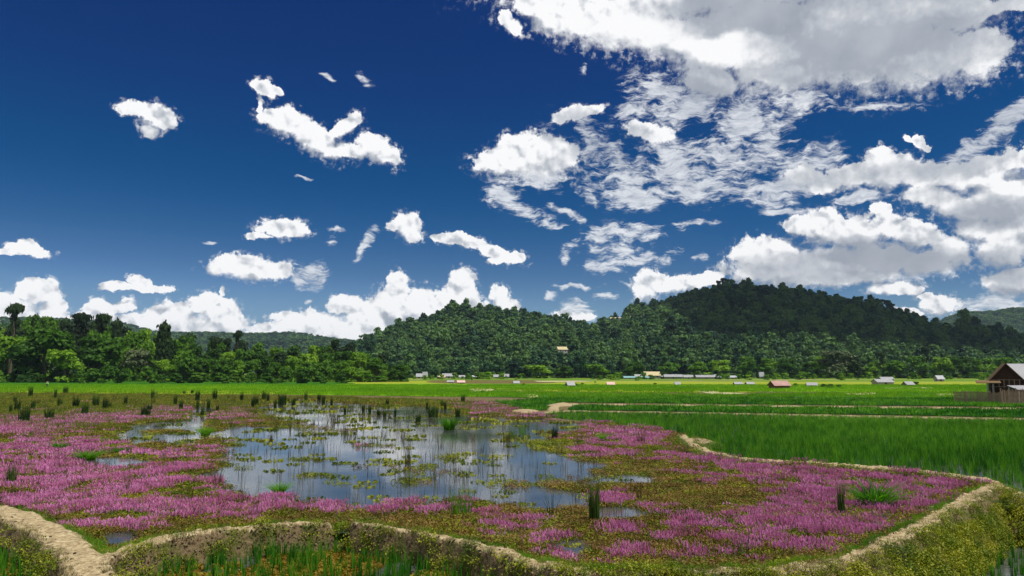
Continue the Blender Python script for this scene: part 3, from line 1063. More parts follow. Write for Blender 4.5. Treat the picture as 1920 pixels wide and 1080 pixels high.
build_ground()
sheet('pond_water', [p for p in pond_poly], 0.0, M['water'])
sheet('paddy_water', paddy_poly, 0.012, M['water'])
xs = 1.3
lowL = [p for p in low_poly if p[0] < xs]
sheet('lower_paddy_water', [(-60, 2), (-60, b1_up[0][1])] + b1_up + [p for p in B2[:n_low] if p[0] < 0.9] + [(0.9, 2)], -0.40, M['water'])
sheet('ditch_water', [(2.2, 2), (2.2, 13.3)] + [p for p in B2[:n_low] if p[0] > 2.2] + B6 + [(60, B6[-1][1]), (60, 2)], -0.93, M['water'])

# fields of the valley, far to near, each a few millimetres above the last
FIELDS = [
    ('field_yellow', [(0, 712), (780, 714), (1500, 716), (1960, 716), (1960, 724), (1300, 722), (700, 720), (0, 720)]),
    ('field_brown', [(820, 713), (1000, 713), (1040, 718), (900, 720), (800, 717)]),
    ('field_mid', [(-200, 714), (420, 714), (640, 717), (620, 722), (300, 722), (-200, 722)]),
    ('field_bright', [(-200, 722), (300, 722), (640, 723), (900, 727), (860, 735), (500, 733), (200, 730), (-200, 729)]),
    ('field_yellow', [(-200, 729), (200, 730), (560, 733), (540, 740), (0, 737), (-200, 737)]),
    ('field_bright', [(640, 720), (1000, 720), (1500, 723), (2100, 725), (2100, 736), (1500, 735), (1100, 732), (800, 729), (600, 726)]),
    ('field_yellow', [(1000, 729), (1290, 731), (1420, 736), (1200, 736), (960, 733)]),
    ('field_mid', [(700, 731), (1000, 735), (1300, 739), (1500, 742), (1300, 748), (1060, 748), (940, 745), (620, 740)]),
    ('field_bright', [(560, 734), (760, 731), (960, 738), (900, 744), (700, 742), (520, 740)]),
    ('field_dark', [(1060, 746), (1300, 745), (1560, 748), (1900, 748), (2200, 750), (2200, 764), (1700, 761), (1300, 757), (1090, 755), (960, 752)]),
    ('field_mid', [(1420, 738), (1800, 736), (2200, 738), (2200, 748), (1900, 747), (1560, 746), (1400, 744)]),
    ('field_dark', [(960, 753), (1040, 754), (1034, 766), (1000, 770), (960, 762), (920, 755)]),
    ('field_dark', [(1075, 761), (1300, 761), (1700, 766), (2000, 769), (2000, 783), (1700, 779), (1450, 775), (1160, 770), (1070, 769)]),
    ('field_pale', [(878, 729), (900, 728), (925, 730), (915, 736), (885, 735)]),
    ('field_pale', [(985, 741), (1000, 740), (1010, 744), (992, 746)]),
    ('field_pale', [(1305, 733), (1330, 732), (1350, 736), (1400, 738), (1340, 740)]),
    ('field_pale', [(1588, 738), (1638, 737), (1636, 740), (1590, 741)]),
    ('field_pale', [(1755, 739), (1785, 738), (1790, 742), (1760, 742)]),
    ('field_pale', [(1000, 714.6), (1080, 714.4), (1110, 716), (1020, 717)]),
    ('field_pale', [(1660, 728), (1740, 727.5), (1740, 729), (1660, 729.5)]),
    ('field_pale', [(112, 712.2), (150, 711.5), (150, 713.6), (115, 714)]),
    ('field_pale', [(660, 712.5), (690, 712), (720, 715), (700, 716)]),
]
FIELD_POLYS = []
for i, (mt, pp) in enumerate(FIELDS):
    P = world_line(pp + [pp[0]], 0.0, 4)[:-1]
    cy = sum(p[1] for p in P) / len(P)
    z = 0.03 + 0.006 * i if cy > 150 else 0.02 + 0.004 * i
    sheet('paddy_field' if mt != 'field_pale' else 'bare_field', P, z, M[mt])
    FIELD_POLYS.append((mt, P, z))
    # earth edge between the fields
sheet('near_paddy_bed', paddy_poly, -0.02, M['field_dark'])


# ================================================================ hills
def crest_curve(pts):
    xs_ = [p[0] for p in pts]; ys_ = [p[1] for p in pts]
    return lambda px: np.interp(px, xs_, ys_)


crA = crest_curve([(560, 697), (620, 672), (665, 648), (700, 634), (740, 617), (790, 600), (840, 587), (880, 580), (930, 582), (980, 592), (1030, 597), (1075, 604), (1110, 612), (1180, 630), (1260, 660), (1330, 697)])
crB = crest_curve([(930, 697), (1000, 664), (1060, 634), (1100, 615), (1130, 597), (1180, 577), (1250, 558), (1300, 543), (1360, 533), (1420, 539), (1500, 545), (1570, 555), (1650, 571), (1720, 591), (1770, 609), (1830, 608), (1880, 611), (1920, 621), (2050, 640), (2300, 690)])
crC = crest_curve([(-2600, 697), (-1600, 660), (-700, 650), (-200, 612), (60, 604), (125, 606), (200, 614), (300, 630), (440, 634), (540, 631), (600, 640), (690, 650), (800, 670), (900, 697)])
crD = crest_curve([(1500, 697), (1700, 625), (1830, 597), (1860, 593), (1900, 591), (1960, 588), (2100, 600), (2400, 690)])
crL = crest_curve([(-2200, 697), (-1500, 660), (-700, 600), (-200, 604), (0, 628), (60, 632), (130, 640), (200, 655), (260, 672), (330, 690), (420, 697)])
HILLS = [(crA, 500, 1020, 1500, 8), (crB, 500, 1230, 2000, 12), (crC, 1500, 2600, 3800, 20), (crD, 2000, 3200, 4500, 25), (crL, 330, 520, 900, 3)]


def hill_height(x, y):
    px = 960 + FPX * x / (y * CP)          # good enough for land near the horizon
    z = np.zeros_like(x)
    for cr, d0, dc, d1, amp in HILLS:
        up = HORIZON - cr(px) - (15 if cr is crA else 23 if cr is crB else 0)
        H = CAM_H * np.clip(up / 12, 0, 1) + dc * up / FPX
        H = np.maximum(H, 0)
        t = np.clip((y - d0) / (dc - d0), 0, 1); b = np.clip((d1 - y) / (d1 - dc), 0, 1)
        f = np.sin(t * math.pi / 2) ** 1.35 * np.where(y > dc, b * b * (3 - 2 * b), 1)
        n = (fbm(x * 0.008 + 3, y * 0.008, 4, 31) - .5) * 2 * amp * np.sin(t * math.pi) ** .8
        n = n + (np.abs(fbm(x * 0.004 + 9, y * 0.004, 3, 44) - .5) * 4 - .7) * amp * 1.4 * np.sin(t * math.pi)
        z = np.maximum(z, np.where(H > 0.5, (H + n * np.clip(H / 40, 0, 1)) * f, 0))
    return z


def build_hills():
    for name, y0, y1, n, lo, hi in (('hills', 300, 2000, 120, -2.4, 1.7), ('distant_hills', 2000.5, 4600, 50, -2.4, 1.9)):
        ys = np.geomspace(y0, y1, n); ts = np.linspace(lo, hi, 460)
        Y, T = np.meshgrid(ys, ts, indexing='ij'); X = Y * T
        Z = hill_height(X, Y) - 0.4
        V = np.stack([X, Y, Z], -1).reshape(-1, 3)
        nr, nc = X.shape
        i = np.arange(nr - 1)[:, None] * nc + np.arange(nc - 1)[None]
        F = np.stack([i, i + 1, i + nc + 1, i + nc], -1).reshape(-1, 4)
        tag(obj(name, make_mesh(name, V, F, [M['hillside']], smooth=True)), kind='structure')


build_hills()


# ================================================================ marsh plants
def flower_clump(seed, n, dense=True):
    """low stems, each ending in a short pink spike"""
    r = np.random.default_rng(seed)
    Vs, Fs, Vp, Fp = [], [], [], []
    for i in range(n):
        a = r.uniform(0, 6.28); q = 0.24 * math.sqrt(r.random())
        x, y = q * math.cos(a), q * math.sin(a)
        h = r.uniform(.05, .15); lx, ly = r.normal(0, .03, 2)
        wa = r.uniform(0, 3.14); wx, wy = .006 * math.cos(wa), .006 * math.sin(wa)
        b = len(Vs)
        Vs += [(x - wx, y - wy, -.03), (x + wx, y + wy, -.03), (x + lx + wx, y + ly + wy, h), (x + lx - wx, y + ly - wy, h)]
        Fs.append((b, b + 1, b + 2, b + 3))
        for k in range(2):          # crossed blades of the spike
            t = wa + k * 1.57; w = r.uniform(.010, .019); sx, sy = w * math.cos(t), w * math.sin(t); hh = r.uniform(.03, .075)
            b = len(Vp); X, Y = x + lx, y + ly
            Vp += [(X - sx, Y - sy, h - .02), (X + sx, Y + sy, h - .02), (X + sx * .4 + lx * .5, Y + sy * .4 + ly * .5, h + hh), (X - sx * .4 + lx * .5, Y - sy * .4 + ly * .5, h + hh)]
            Fp.append((b, b + 1, b + 2, b + 3))
    c = np.column_stack([r.uniform(-.26, .26, 30), r.uniform(-.26, .26, 30), r.uniform(0.01, .12, 30)])
    nr = np.column_stack([r.normal(0, .8, 30), r.normal(0, .8, 30), np.ones(30)])
    Vl, Fl = quads(c, nr, np.full(30, .036), 1.0, r)
    return [(np.array(Vs), np.array(Fs), M['mat_red']), (np.array(Vp), np.array(Fp), M['pink']), (Vl, Fl, M['mat_olive'])]


def mat_clump(seed, mat, n=80, h=.08, size=.036):
    r = np.random.default_rng(seed)
    q = 0.3 * np.sqrt(r.random(n)); a = r.uniform(0, 6.28, n)
    c = np.column_stack([q * np.cos(a), q * np.sin(a), r.uniform(0.005, h, n)])
    nr = np.column_stack([r.normal(0, .8, n), r.normal(0, .8, n), np.ones(n) * .8])
    V, F = quads(c, nr, size * (.6 + .8 * r.random(n)), 1.0, r)
    V2, F2 = blades(7, .16, .25, .012, seed, .5)
    return [(V, F, mat), (V2, F2, mat)]


T_FLOWER = [template('flower_pattern', flower_clump(s, n)) for s, n in ((1, 22), (2, 14), (3, 9), (4, 17))]
T_MAT = [template('mat_pattern', mat_clump(s, M['mat_olive'])) for s in (4, 5)] + [template('mat_pattern', mat_clump(6, M['mat_red'], 70, .11, .032))]
T_FLOAT = [template('float_pattern', mat_clump(s, M['mat_olive'], 30, .02, .06)[:1]) for s in (7, 8)]
T_GRASS = [template('grass_pattern', [blades(14, .30, .16, .016, s, .5) + (M['bank_green'],)]) for s in (11, 12)]
T_DRY = [template('dry_grass_pattern', [blades(16, .20, .18, .014, s, .8) + (M['dry'],)]) for s in (13, 14)]
T_STALK = [template('stalk_pattern', [blades(5, .50, .12, .016, s, .25) + (M['reed_brown'],)]) for s in (15, 16)]
T_RICE = [template('rice_pattern', [blades(12, .55, .09, .016, s, .28) + (M['rice'],)]) for s in (21, 22, 23)]
T_RICE2 = [template('bright_rice_pattern', [blades(14, .6, .5, .07, s, .3) + (M['rice_bright'],)]) for s in (24, 25)]
T_RICE3 = [template('far_rice_pattern', [blades(14, .55, .5, .06, s, .3) + (M['rice'],)]) for s in (26, 27)]

# where the pink carpet and the open water lie (picture position, half width, half height)
PINK = [(60, 790, 120, 9), (220, 784, 90, 9), (40, 808, 80, 9), (430, 782, 44, 12), (330, 770, 50, 6), (100, 845, 130, 14), (130, 878, 170, 20), (180, 908, 180, 24),
        (120, 945, 150, 22), (300, 882, 80, 13), (330, 858, 60, 9), (440, 850, 54, 8), (300, 962, 170, 20), (230, 988, 120, 16), (450, 952, 170, 15), (620, 945, 110, 15),
        (720, 948, 130, 17), (800, 955, 60, 12), (960, 985, 60, 12), (470, 822, 44, 6), (1000, 785, 95, 8), (1100, 796, 100, 9), (1190, 811, 95, 13), (950, 772, 40, 9), (930, 762, 60, 7),
        (1180, 828, 60, 11), (1130, 850, 50, 9), (1330, 862, 90, 12), (1400, 880, 90, 16), (1500, 882, 110, 19), (1610, 897, 120, 20), (1700, 914, 110, 18), (1560, 930, 90, 16),
        (1500, 962, 120, 18), (1400, 982, 120, 17), (1300, 990, 100, 16), (1250, 1012, 130, 20), (1430, 1018, 140, 24), (1560, 990, 140, 22), (1680, 962, 90, 22), (1330, 1042, 150, 16),
        (1180, 1038, 90, 12), (1040, 1010, 40, 10), (880, 963, 40, 8), (1130, 940, 40, 9), (1150, 960, 50, 8)]
WATER = [(650, 866, 150, 54), (790, 860, 150, 52), (935, 880, 110, 32), (720, 812, 120, 16), (680, 795, 90, 14), (460, 892, 62, 9), (255, 822, 28, 8), (335, 826, 28, 7), (368, 792, 16, 26),
         (385, 772, 20, 10), (490, 815, 60, 10), (610, 772, 90, 12), (560, 757, 50, 6), (1000, 800, 70, 9), (1020, 936, 70, 13), (1160, 965, 40, 8), (1078, 1028, 26, 10),
         (215, 868, 50, 6), (222, 1012, 24, 8), (960, 905, 60, 10), (820, 905, 80, 12), (560, 890, 60, 16), (590, 830, 60, 12), (300, 800, 50, 6), (760, 772, 70, 8), (880, 790, 60, 8), (1180, 900, 40, 6),
         (640, 925, 60, 7), (1720, 885, 20, 5)]
GREEN = [(800, 882, 60, 11), (590, 893, 34, 4), (1000, 905, 80, 10), (790, 900, 40, 8), (600, 808, 50, 6), (700, 835, 40, 4), (660, 875, 18, 4), (740, 862, 16, 4), (640, 905, 24, 4), (560, 862, 20, 4), (900, 858, 60, 6)]


def area(px, py, lobes, wob):
    m = np.full(px.shape, -1.0)
    for x, y, a, b in lobes:
        m = np.maximum(m, 1 - np.hypot((px - x) / (a * 1.25), (py - y) / (b * 1.25)) + wob)
    return m


def plant_marsh():
    r = np.random.default_rng(99)
    P = []
    for y0, y1, dens in ((14, 20, 44), (20, 26, 34), (26, 34, 22), (34, 46, 13), (46, 62, 7.5), (62, 90, 4.2), (90, 142, 2.0)):
        x0, x1 = -0.74 * y1 - 2, 0.74 * y1 + 1
        n = int((x1 - x0) * (y1 - y0) * dens)
        P.append(np.column_stack([r.uniform(x0, x1, n), r.uniform(y0, y1, n), np.full(n, (40 / dens) ** .5)]))
    P = np.concatenate(P)
    P = P[inside(P[:, 0], P[:, 1], pond_poly)]
    z, crest, wet = terrain(P[:, 0], P[:, 1])
    P = P[(crest < .15)]; z = z[crest < .15]
    x, y, s = P.T
    px, py = project(x, y, 0 * x)
    n1 = fbm(x * .55, y * .35, 4, 3) - .5
    n2 = fbm(x * 1.7, y * 1.2, 3, 13) - .5
    n3 = fbm(x * .18, y * .12, 3, 23) - .5
    pink = area(px, py, PINK, 0) + n1 * 1.3 + n2 * .8
    wat = area(px, py, WATER, 0) + n1 * 0.85 + n2 * 0.8
    grn = area(px, py, GREEN, 0) + n2 * 1.0
    water_here = (wat > -0.23) & (grn < 0.24)
    rim = (wat > -0.4) & ~water_here
    u = r.random(len(x))
    # sparse floating bits on the water
    fl = water_here & (u < .012)
    holes = fbm(x * 1.7, y * 1.9, 4, 33) - .5
    is_pink = ~water_here & (u < np.clip((pink + holes * 3.4 - .13) * 1.3, 0, .58))
    is_mat = ~water_here & ~is_pink & (u < np.clip(.11 + (-wat - .27) * 4.5, .11, .93))
    zb = np.maximum(z, 0.0)

    def put(name, sel, T, sc, idx=None, label=None):
        k = int(sel.sum())
        i = r.integers(0, len(T), k) if idx is None else idx[sel]
        scatter(name, np.column_stack([x[sel], y[sel], zb[sel]]), r.uniform(0, 6.28, k), sc[sel] if sc.ndim == 1 else sc[sel], T, i, label, 'marsh plants')
    size = s * r.uniform(.75, 1.2, len(x))
    S3 = np.column_stack([size, size, np.minimum(size, .85 + .12 * size) * (.55 + .9 * vnoise(x * 1.1, y * .8, 91))])
    fidx = np.clip(np.round(1.2 - (pink + holes) * 2.2 + r.normal(0, .8, len(x))), 0, 3).astype(int); fidx = np.array([0, 3, 1, 2])[fidx]
    put('pink_flowers', is_pink, T_FLOWER, S3, fidx, label='carpet of low pink flowering plants covering the marshy pond')
    redd = (n3 + n1 * .5 + r.normal(0, .12, len(x)) - np.clip((y - 45) / 60, 0, 1) * .4 + np.clip(pink, 0, .5) * .35) > .15
    put('marsh_plants', is_mat, T_MAT, S3, np.where(redd, 2, r.integers(0, 2, len(x))), 'olive and reddish low marsh plants between the pink flowers')
    put('floating_weed', fl, T_FLOAT, size * 1.1, label='scattered floating weed on the open pond water')
    st = (~water_here & (r.random(len(x)) < .028 * s)) | (water_here & (r.random(len(x)) < .02 * s))
    mg = ~water_here & (r.random(len(x)) < np.clip((y - 46) / 40, 0, .6)) & (wat < -.3)
    put('marsh_grass', mg, T_GRASS, np.column_stack([size * .9, size * .9, np.minimum(size, 1.5)]), label='olive-green marsh grass in the far part of the pond')
    put('thin_stalks', st, T_STALK, np.column_stack([size * .8, size * .8, np.minimum(size, 1.1)]), label='thin brown and olive stalks standing all over the pond')


plant_marsh()


def plant_paddy():
    """rows of rice in the flooded paddy on the right"""
    r = np.random.default_rng(5)
    P = []
    for y0, y1, dx in ((20, 30, .23), (30, 42, .27), (42, 60, .36), (60, 80, .5)):
        xs_ = np.arange(-4, .74 * y1 + 2, dx); ys_ = np.arange(y0, y1, dx)
        X, Y = np.meshgrid(xs_, ys_)
        X = X + Y * .25 % dx
        n = X.size
        P.append(np.column_stack([X.ravel() + r.normal(0, dx * .16, n), Y.ravel() + r.normal(0, dx * .16, n), np.full(n, (dx / .25) ** .8)]))
    P = np.concatenate(P)
    P = P[inside(P[:, 0], P[:, 1], paddy_poly)]
    z, crest, wet = terrain(P[:, 0], P[:, 1])
    ok = (z < .05) & (r.random(len(P)) < .93)
    P = P[ok]
    x, y, s = P.T
    # thin and patchy where the water shows, at the right-hand corner
    thin = np.clip(1.1 - np.hypot((x - 16.5) / 5, (y - 27) / 9), 0, 1)
    k = r.random(len(x)) > np.maximum(thin * .8, .25 * (fbm(x * .4, y * .3, 3, 12) > .56))
    x, y, s = x[k], y[k], s[k]
    n = len(x)
    h = .72 + .5 * fbm(x * .15, y * .1, 3, 8) + r.normal(0, .08, n)
    scatter('rice_crop', np.column_stack([x, y, np.zeros(n)]), r.uniform(0, 6.28, n), np.column_stack([s, s, h]), T_RICE, r.integers(0, 3, n),
            'dark green rice growing in the flooded paddy on the right', 'rice')
    k2 = r.random(n) < .10
    T = [template('pale_rice_pattern', [blades(5, .66, .08, .018, s_, .2) + (M['rice_bright'],)]) for s_ in (28, 29)]
    scatter('pale_rice_blades', np.column_stack([x[k2], y[k2], 0 * x[k2]]), r.uniform(0, 6.28, int(k2.sum())), np.column_stack([s[k2], s[k2], h[k2]]), T, r.integers(0, 2, int(k2.sum())),
            'paler taller blades standing out of the dark green rice', 'rice')
    # taller stools on the fields farther off
    for nm, mats, T, lab, dens in (('bright_rice_crop', ('field_bright', 'field_mid', 'field_yellow'), T_RICE2, 'bright green rice in the middle-distance paddies', .55),
                                   ('distant_rice_crop', ('field_dark',), T_RICE3, 'dark green rice in the strips beyond the flooded paddy', 1.5)):
        Q = []
        for mt, poly, zf in FIELD_POLYS:
            if mt not in mats: continue
            a = np.array(poly); y0, y1 = a[:, 1].min(), min(a[:, 1].max(), 230)
            if y1 <= y0: continue
            x0, x1 = a[:, 0].min(), a[:, 0].max()
            x0, x1 = max(x0, -.8 * y1), min(x1, .8 * y1)
            k = int((x1 - x0) * (y1 - y0) * dens)
            X, Y = r.uniform(x0, x1, k), r.uniform(y0, y1, k)
            m = inside(X, Y, poly) & (np.abs(X) < .78 * Y) & ~inside(X, Y, pond_poly)
            _, cr, _ = terrain(X[m], Y[m])
            q = np.column_stack([X[m], Y[m], np.full(m.sum(), zf - .05)])
            Q.append(q[cr < .05])
        Q = np.concatenate(Q); k = len(Q)
        sc = r.uniform(.8, 1.3, k)
        scatter(nm, Q, r.uniform(0, 6.28, k), np.column_stack([sc * 1.4, sc * 1.4, sc * r.uniform(.5, .8, k)]), T, r.integers(0, 2, k), lab, 'rice')


plant_paddy()


M['shoot'] = leaf_material('young_rice_shoot', (0.015, 0.09, 0.005), (0.035, 0.17, 0.008), (0.12, 0.30, 0.015), 0.8, 0.35)


def clod_mesh(seed):
    bm = bmesh.new()
    bmesh.ops.create_icosphere(bm, subdivisions=1, radius=1.0)
    for vt in bm.verts:
        vt.co *= 1 + .35 * mnoise.noise(vt.co * 1.7 + Vector((seed * 5.0, 0, 0)))
        vt.co.z *= .7
    me = bpy.data.meshes.new('clod_pattern'); bm.to_mesh(me); bm.free()
    me.materials.append(M['clod'])
    return obj('clod_pattern', me, link=False)


M['clod'] = leaf_material('dry_earth_clod', (0.025, 0.016, 0.010), (0.085, 0.058, 0.032), (0.22, 0.165, 0.09), 1.2, 0.0001, .8)
M['herb'] = leaf_material('yellow_olive_herb', (0.05, 0.10, 0.006), (0.18, 0.21, 0.012), (0.36, 0.34, 0.03), 0.5, 0.25, .5)


def plant_banks():
    r = np.random.default_rng(17)
    n = 190000
    y = 12 + 36 * r.random(n) ** 1.5
    x = r.uniform(-.76, .80, n) * y
    d = np.minimum(poly_dist(x, y, B1), poly_dist(x, y, B2))
    kd = np.minimum(np.hypot(x - KNOB[0][0], (y - KNOB[0][1]) * .6), poly_dist(x, y, B6))
    sel = (np.minimum(d, kd) < 2.2)
    x, y, d, kd = x[sel], y[sel], d[sel], kd[sel]
    n = len(x)
    z, crest, wet = terrain(x, y)
    low = inside(x, y, low_poly)
    lowz = -0.45 - 0.6 * np.clip((x - 0.2) / 2.2, 0, 1)
    nz = fbm(x * 1.3, y * 1.3, 3, 71)
    on_face = z > np.where(low, lowz + .10, -.06)
    right = np.clip((x - .2) / 1.5, 0, 1)
    steep = low & (x < .6)
    slope = low & (x >= .6)
    u = r.random(n); k = u * 0 + 1.0
    bare = crest > .62
    # share of ground by kind of bank
    fresh = ((on_face & (u < .8)) | ((d < 1.15) & (y < 27) & (u < .55 - .3 * d))) & ~low & (crest < .5)
    herb = on_face & slope & (crest < .45) & (u < np.where(z < -.05, .75, .22) * np.clip((nz - .25) * 4, .35, 1)) | (on_face & steep & (crest < .5) & (u < .16 * np.clip((nz - .3) * 5, .2, 1)))
    grass = on_face & ~fresh & ~herb & (crest < .6) & (r.random(n) < np.where(steep, .22, .34))
    dry = on_face & ~herb & (crest < .95) & (r.random(n) < np.where(steep, .42, np.where(low, .40, .05))) & ~grass
    dry |= bare & (poly_dist(x, y, B1) > .4) & (r.random(n) < .12 + .2 * right * (x < 6.5))
    clod = on_face & (r.random(n) < np.where(steep, .55, np.where(low, .12, .04)) * np.where(crest > .6, .08, 1))
    edge = low & (x < 2) & (crest > .15) & (crest < .8) & (r.random(n) < .14) & (poly_dist(x, y, B1) > .45)

    def put(name, sel, T, lo, hi, label, zs=1.0, dz=-.02):
        k = int(sel.sum()); s = r.uniform(lo, hi, k)
        scatter(name, np.column_stack([x[sel], y[sel], z[sel] + dz]), r.uniform(0, 6.28, k), np.column_stack([s, s, s * zs]), T, r.integers(0, len(T), k), label, 'grass')
    T_FRESH = [template('fresh_grass_pattern', [blades(14, .22, .16, .014, s, .5) + (M['tuft'],)]) for s in (34, 35)]
    T_HERB = [template('herb_pattern', mat_clump(s, M['herb'], 90, .26, .040)) for s in (36, 37)]
    T_CLOD = [clod_mesh(s) for s in (1, 2, 3)]
    put('bank_grass', grass, T_GRASS, .28, .62, 'short green and yellowish grass growing on the earth banks')
    put('fresh_grass', fresh | edge, T_FRESH, .35, .85, 'fresh green grass along the pond side of the banks')
    put('bank_herbs', herb, T_HERB, .5, .9, 'yellow-olive low herbs covering the outer slope of the right bank')
    put('dry_grass', dry, T_DRY, .25, .62, 'dry straw-coloured grass along the crests of the earth banks')
    put('earth_clods', clod, T_CLOD, .014, .045, 'dry earth clods on the faces of the banks', dz=0)
    # young rice in the small lower paddy and beside the path: thin upright shoots
    X, Y = r.uniform(-14, 14.5, 9000), r.uniform(12.2, 22, 9000)
    zz, cr, _ = terrain(X, Y)
    lw = inside(X, Y, low_poly)
    lz = np.where(X < .9, -.42, -.95)
    m = lw & (zz < lz + .10) & (np.abs(X) < .75 * Y)
    m &= np.where((X < 0.6), r.random(9000) < np.where(X < -8.3, .85, .58), r.random(9000) < .28)
    k = int(m.sum())
    T = [template('shoot_pattern', [blades(6, .50, .035, .030, s, .14) + (M['shoot'],)]) for s in (31, 32, 33)]
    scatter('rice_shoots', np.column_stack([X[m], Y[m], lz[m]]), r.uniform(0, 6.28, k), np.column_stack([np.full(k, .9), np.full(k, .9), r.uniform(.7, 1.25, k)]), T,
            r.integers(0, 3, k), 'upright green rice shoots in the small lower paddy', 'rice')
    # amber weed between the shoots
    X, Y = r.uniform(-12, 1.2, 14000), r.uniform(12.5, 19.5, 14000)
    zz, cr, _ = terrain(X, Y)
    m = inside(X, Y, low_poly) & (zz < -.36) & (fbm(X * .8, Y * .8, 3, 6) > .40) & (r.random(14000) < .6)
    k = int(m.sum())
    am = leaf_material('amber_weed_leaf', (0.10, 0.05, 0.006), (0.20, 0.115, 0.010), (0.24, 0.22, 0.02), 0.8, 0.25)
    T = [template('amber_pattern', mat_clump(s, am, 20, .05, .07)[:1]) for s in (41, 42)]
    scatter('amber_weed', np.column_stack([X[m], Y[m], np.full(k, -.40)]), r.uniform(0, 6.28, k), np.full(k, .9), T, r.integers(0, 2, k), 'amber water weed between the shoots of the lower paddy', 'weeds')


plant_banks()

# ================================================================ reeds, tufts and bushes one can count
ORD = ['first', 'second', 'third', 'fourth', 'fifth', 'sixth', 'seventh', 'eighth', 'ninth', 'tenth', 'eleventh', 'twelfth', 'thirteenth', 'fourteenth', 'fifteenth',
       'sixteenth', 'seventeenth', 'eighteenth', 'nineteenth', 'twentieth']


def ordinal(i):
    if i < 20: return ORD[i]
    tens = ['', '', 'twenty', 'thirty', 'forty', 'fifty', 'sixty', 'seventy', 'eighty', 'ninety'][(i + 1) // 10]
    u = (i + 1) % 10
    if u == 0: return tens[:-1] + 'ieth'
    return tens + '-' + ORD[u - 1]


MESH = {}


def blade_mesh(key, name, *a, mat='reed', **k):
    if key not in MESH:
        V, F = blades(*a, **k)
        MESH[key] = make_mesh(name, V, F, [M[mat]])
    return MESH[key]


def reed(x, y, h, w, kind, label, group, z=0.0):
    """h, w in metres"""
    v = random.randrange(3)
    if kind == 'reed': me = blade_mesh(('r', v), 'reed_clump', 130, 1.0, .20, .034, 50 + v, .13)
    elif kind == 'thin': me = blade_mesh(('t', v), 'reed_stalks', 10, 1.0, .11, .022, 60 + v, .30, mat='reed')
    elif kind == 'brown': me = blade_mesh(('b', v), 'brown_reed_clump', 36, 1.0, .25, .03, 70 + v, .25, mat='reed_brown')
    elif kind == 'loose': me = blade_mesh(('l', v), 'loose_grass_clump', 60, 1.0, .40, .03, 80 + v, .45, mat='tuft')
    else: me = blade_mesh(('g', v), 'grass_tuft', 190, 1.0, .30, .055, 90 + v, .6, 3, .9, mat='tuft')
    o = obj({'reed': 'reed_clump', 'thin': 'reed_stalks', 'brown': 'brown_reed_clump', 'loose': 'loose_grass_clump'}.get(kind, 'grass_tuft'), me, None, (x, y, z - .04), random.uniform(0, 6.28))
    sw = w / {'reed': .44, 'thin': .5, 'brown': .6, 'loose': 1.0}.get(kind, 1.1)
    if kind in ('tuft', 'tuft2'): sw, h = sw * 1.15, h * 1.35
    o.scale = (sw, sw, h)
    return tag(o, label, {'reed': 'reeds', 'thin': 'reeds', 'brown': 'reeds'}.get(kind, 'grass tuft'), group)


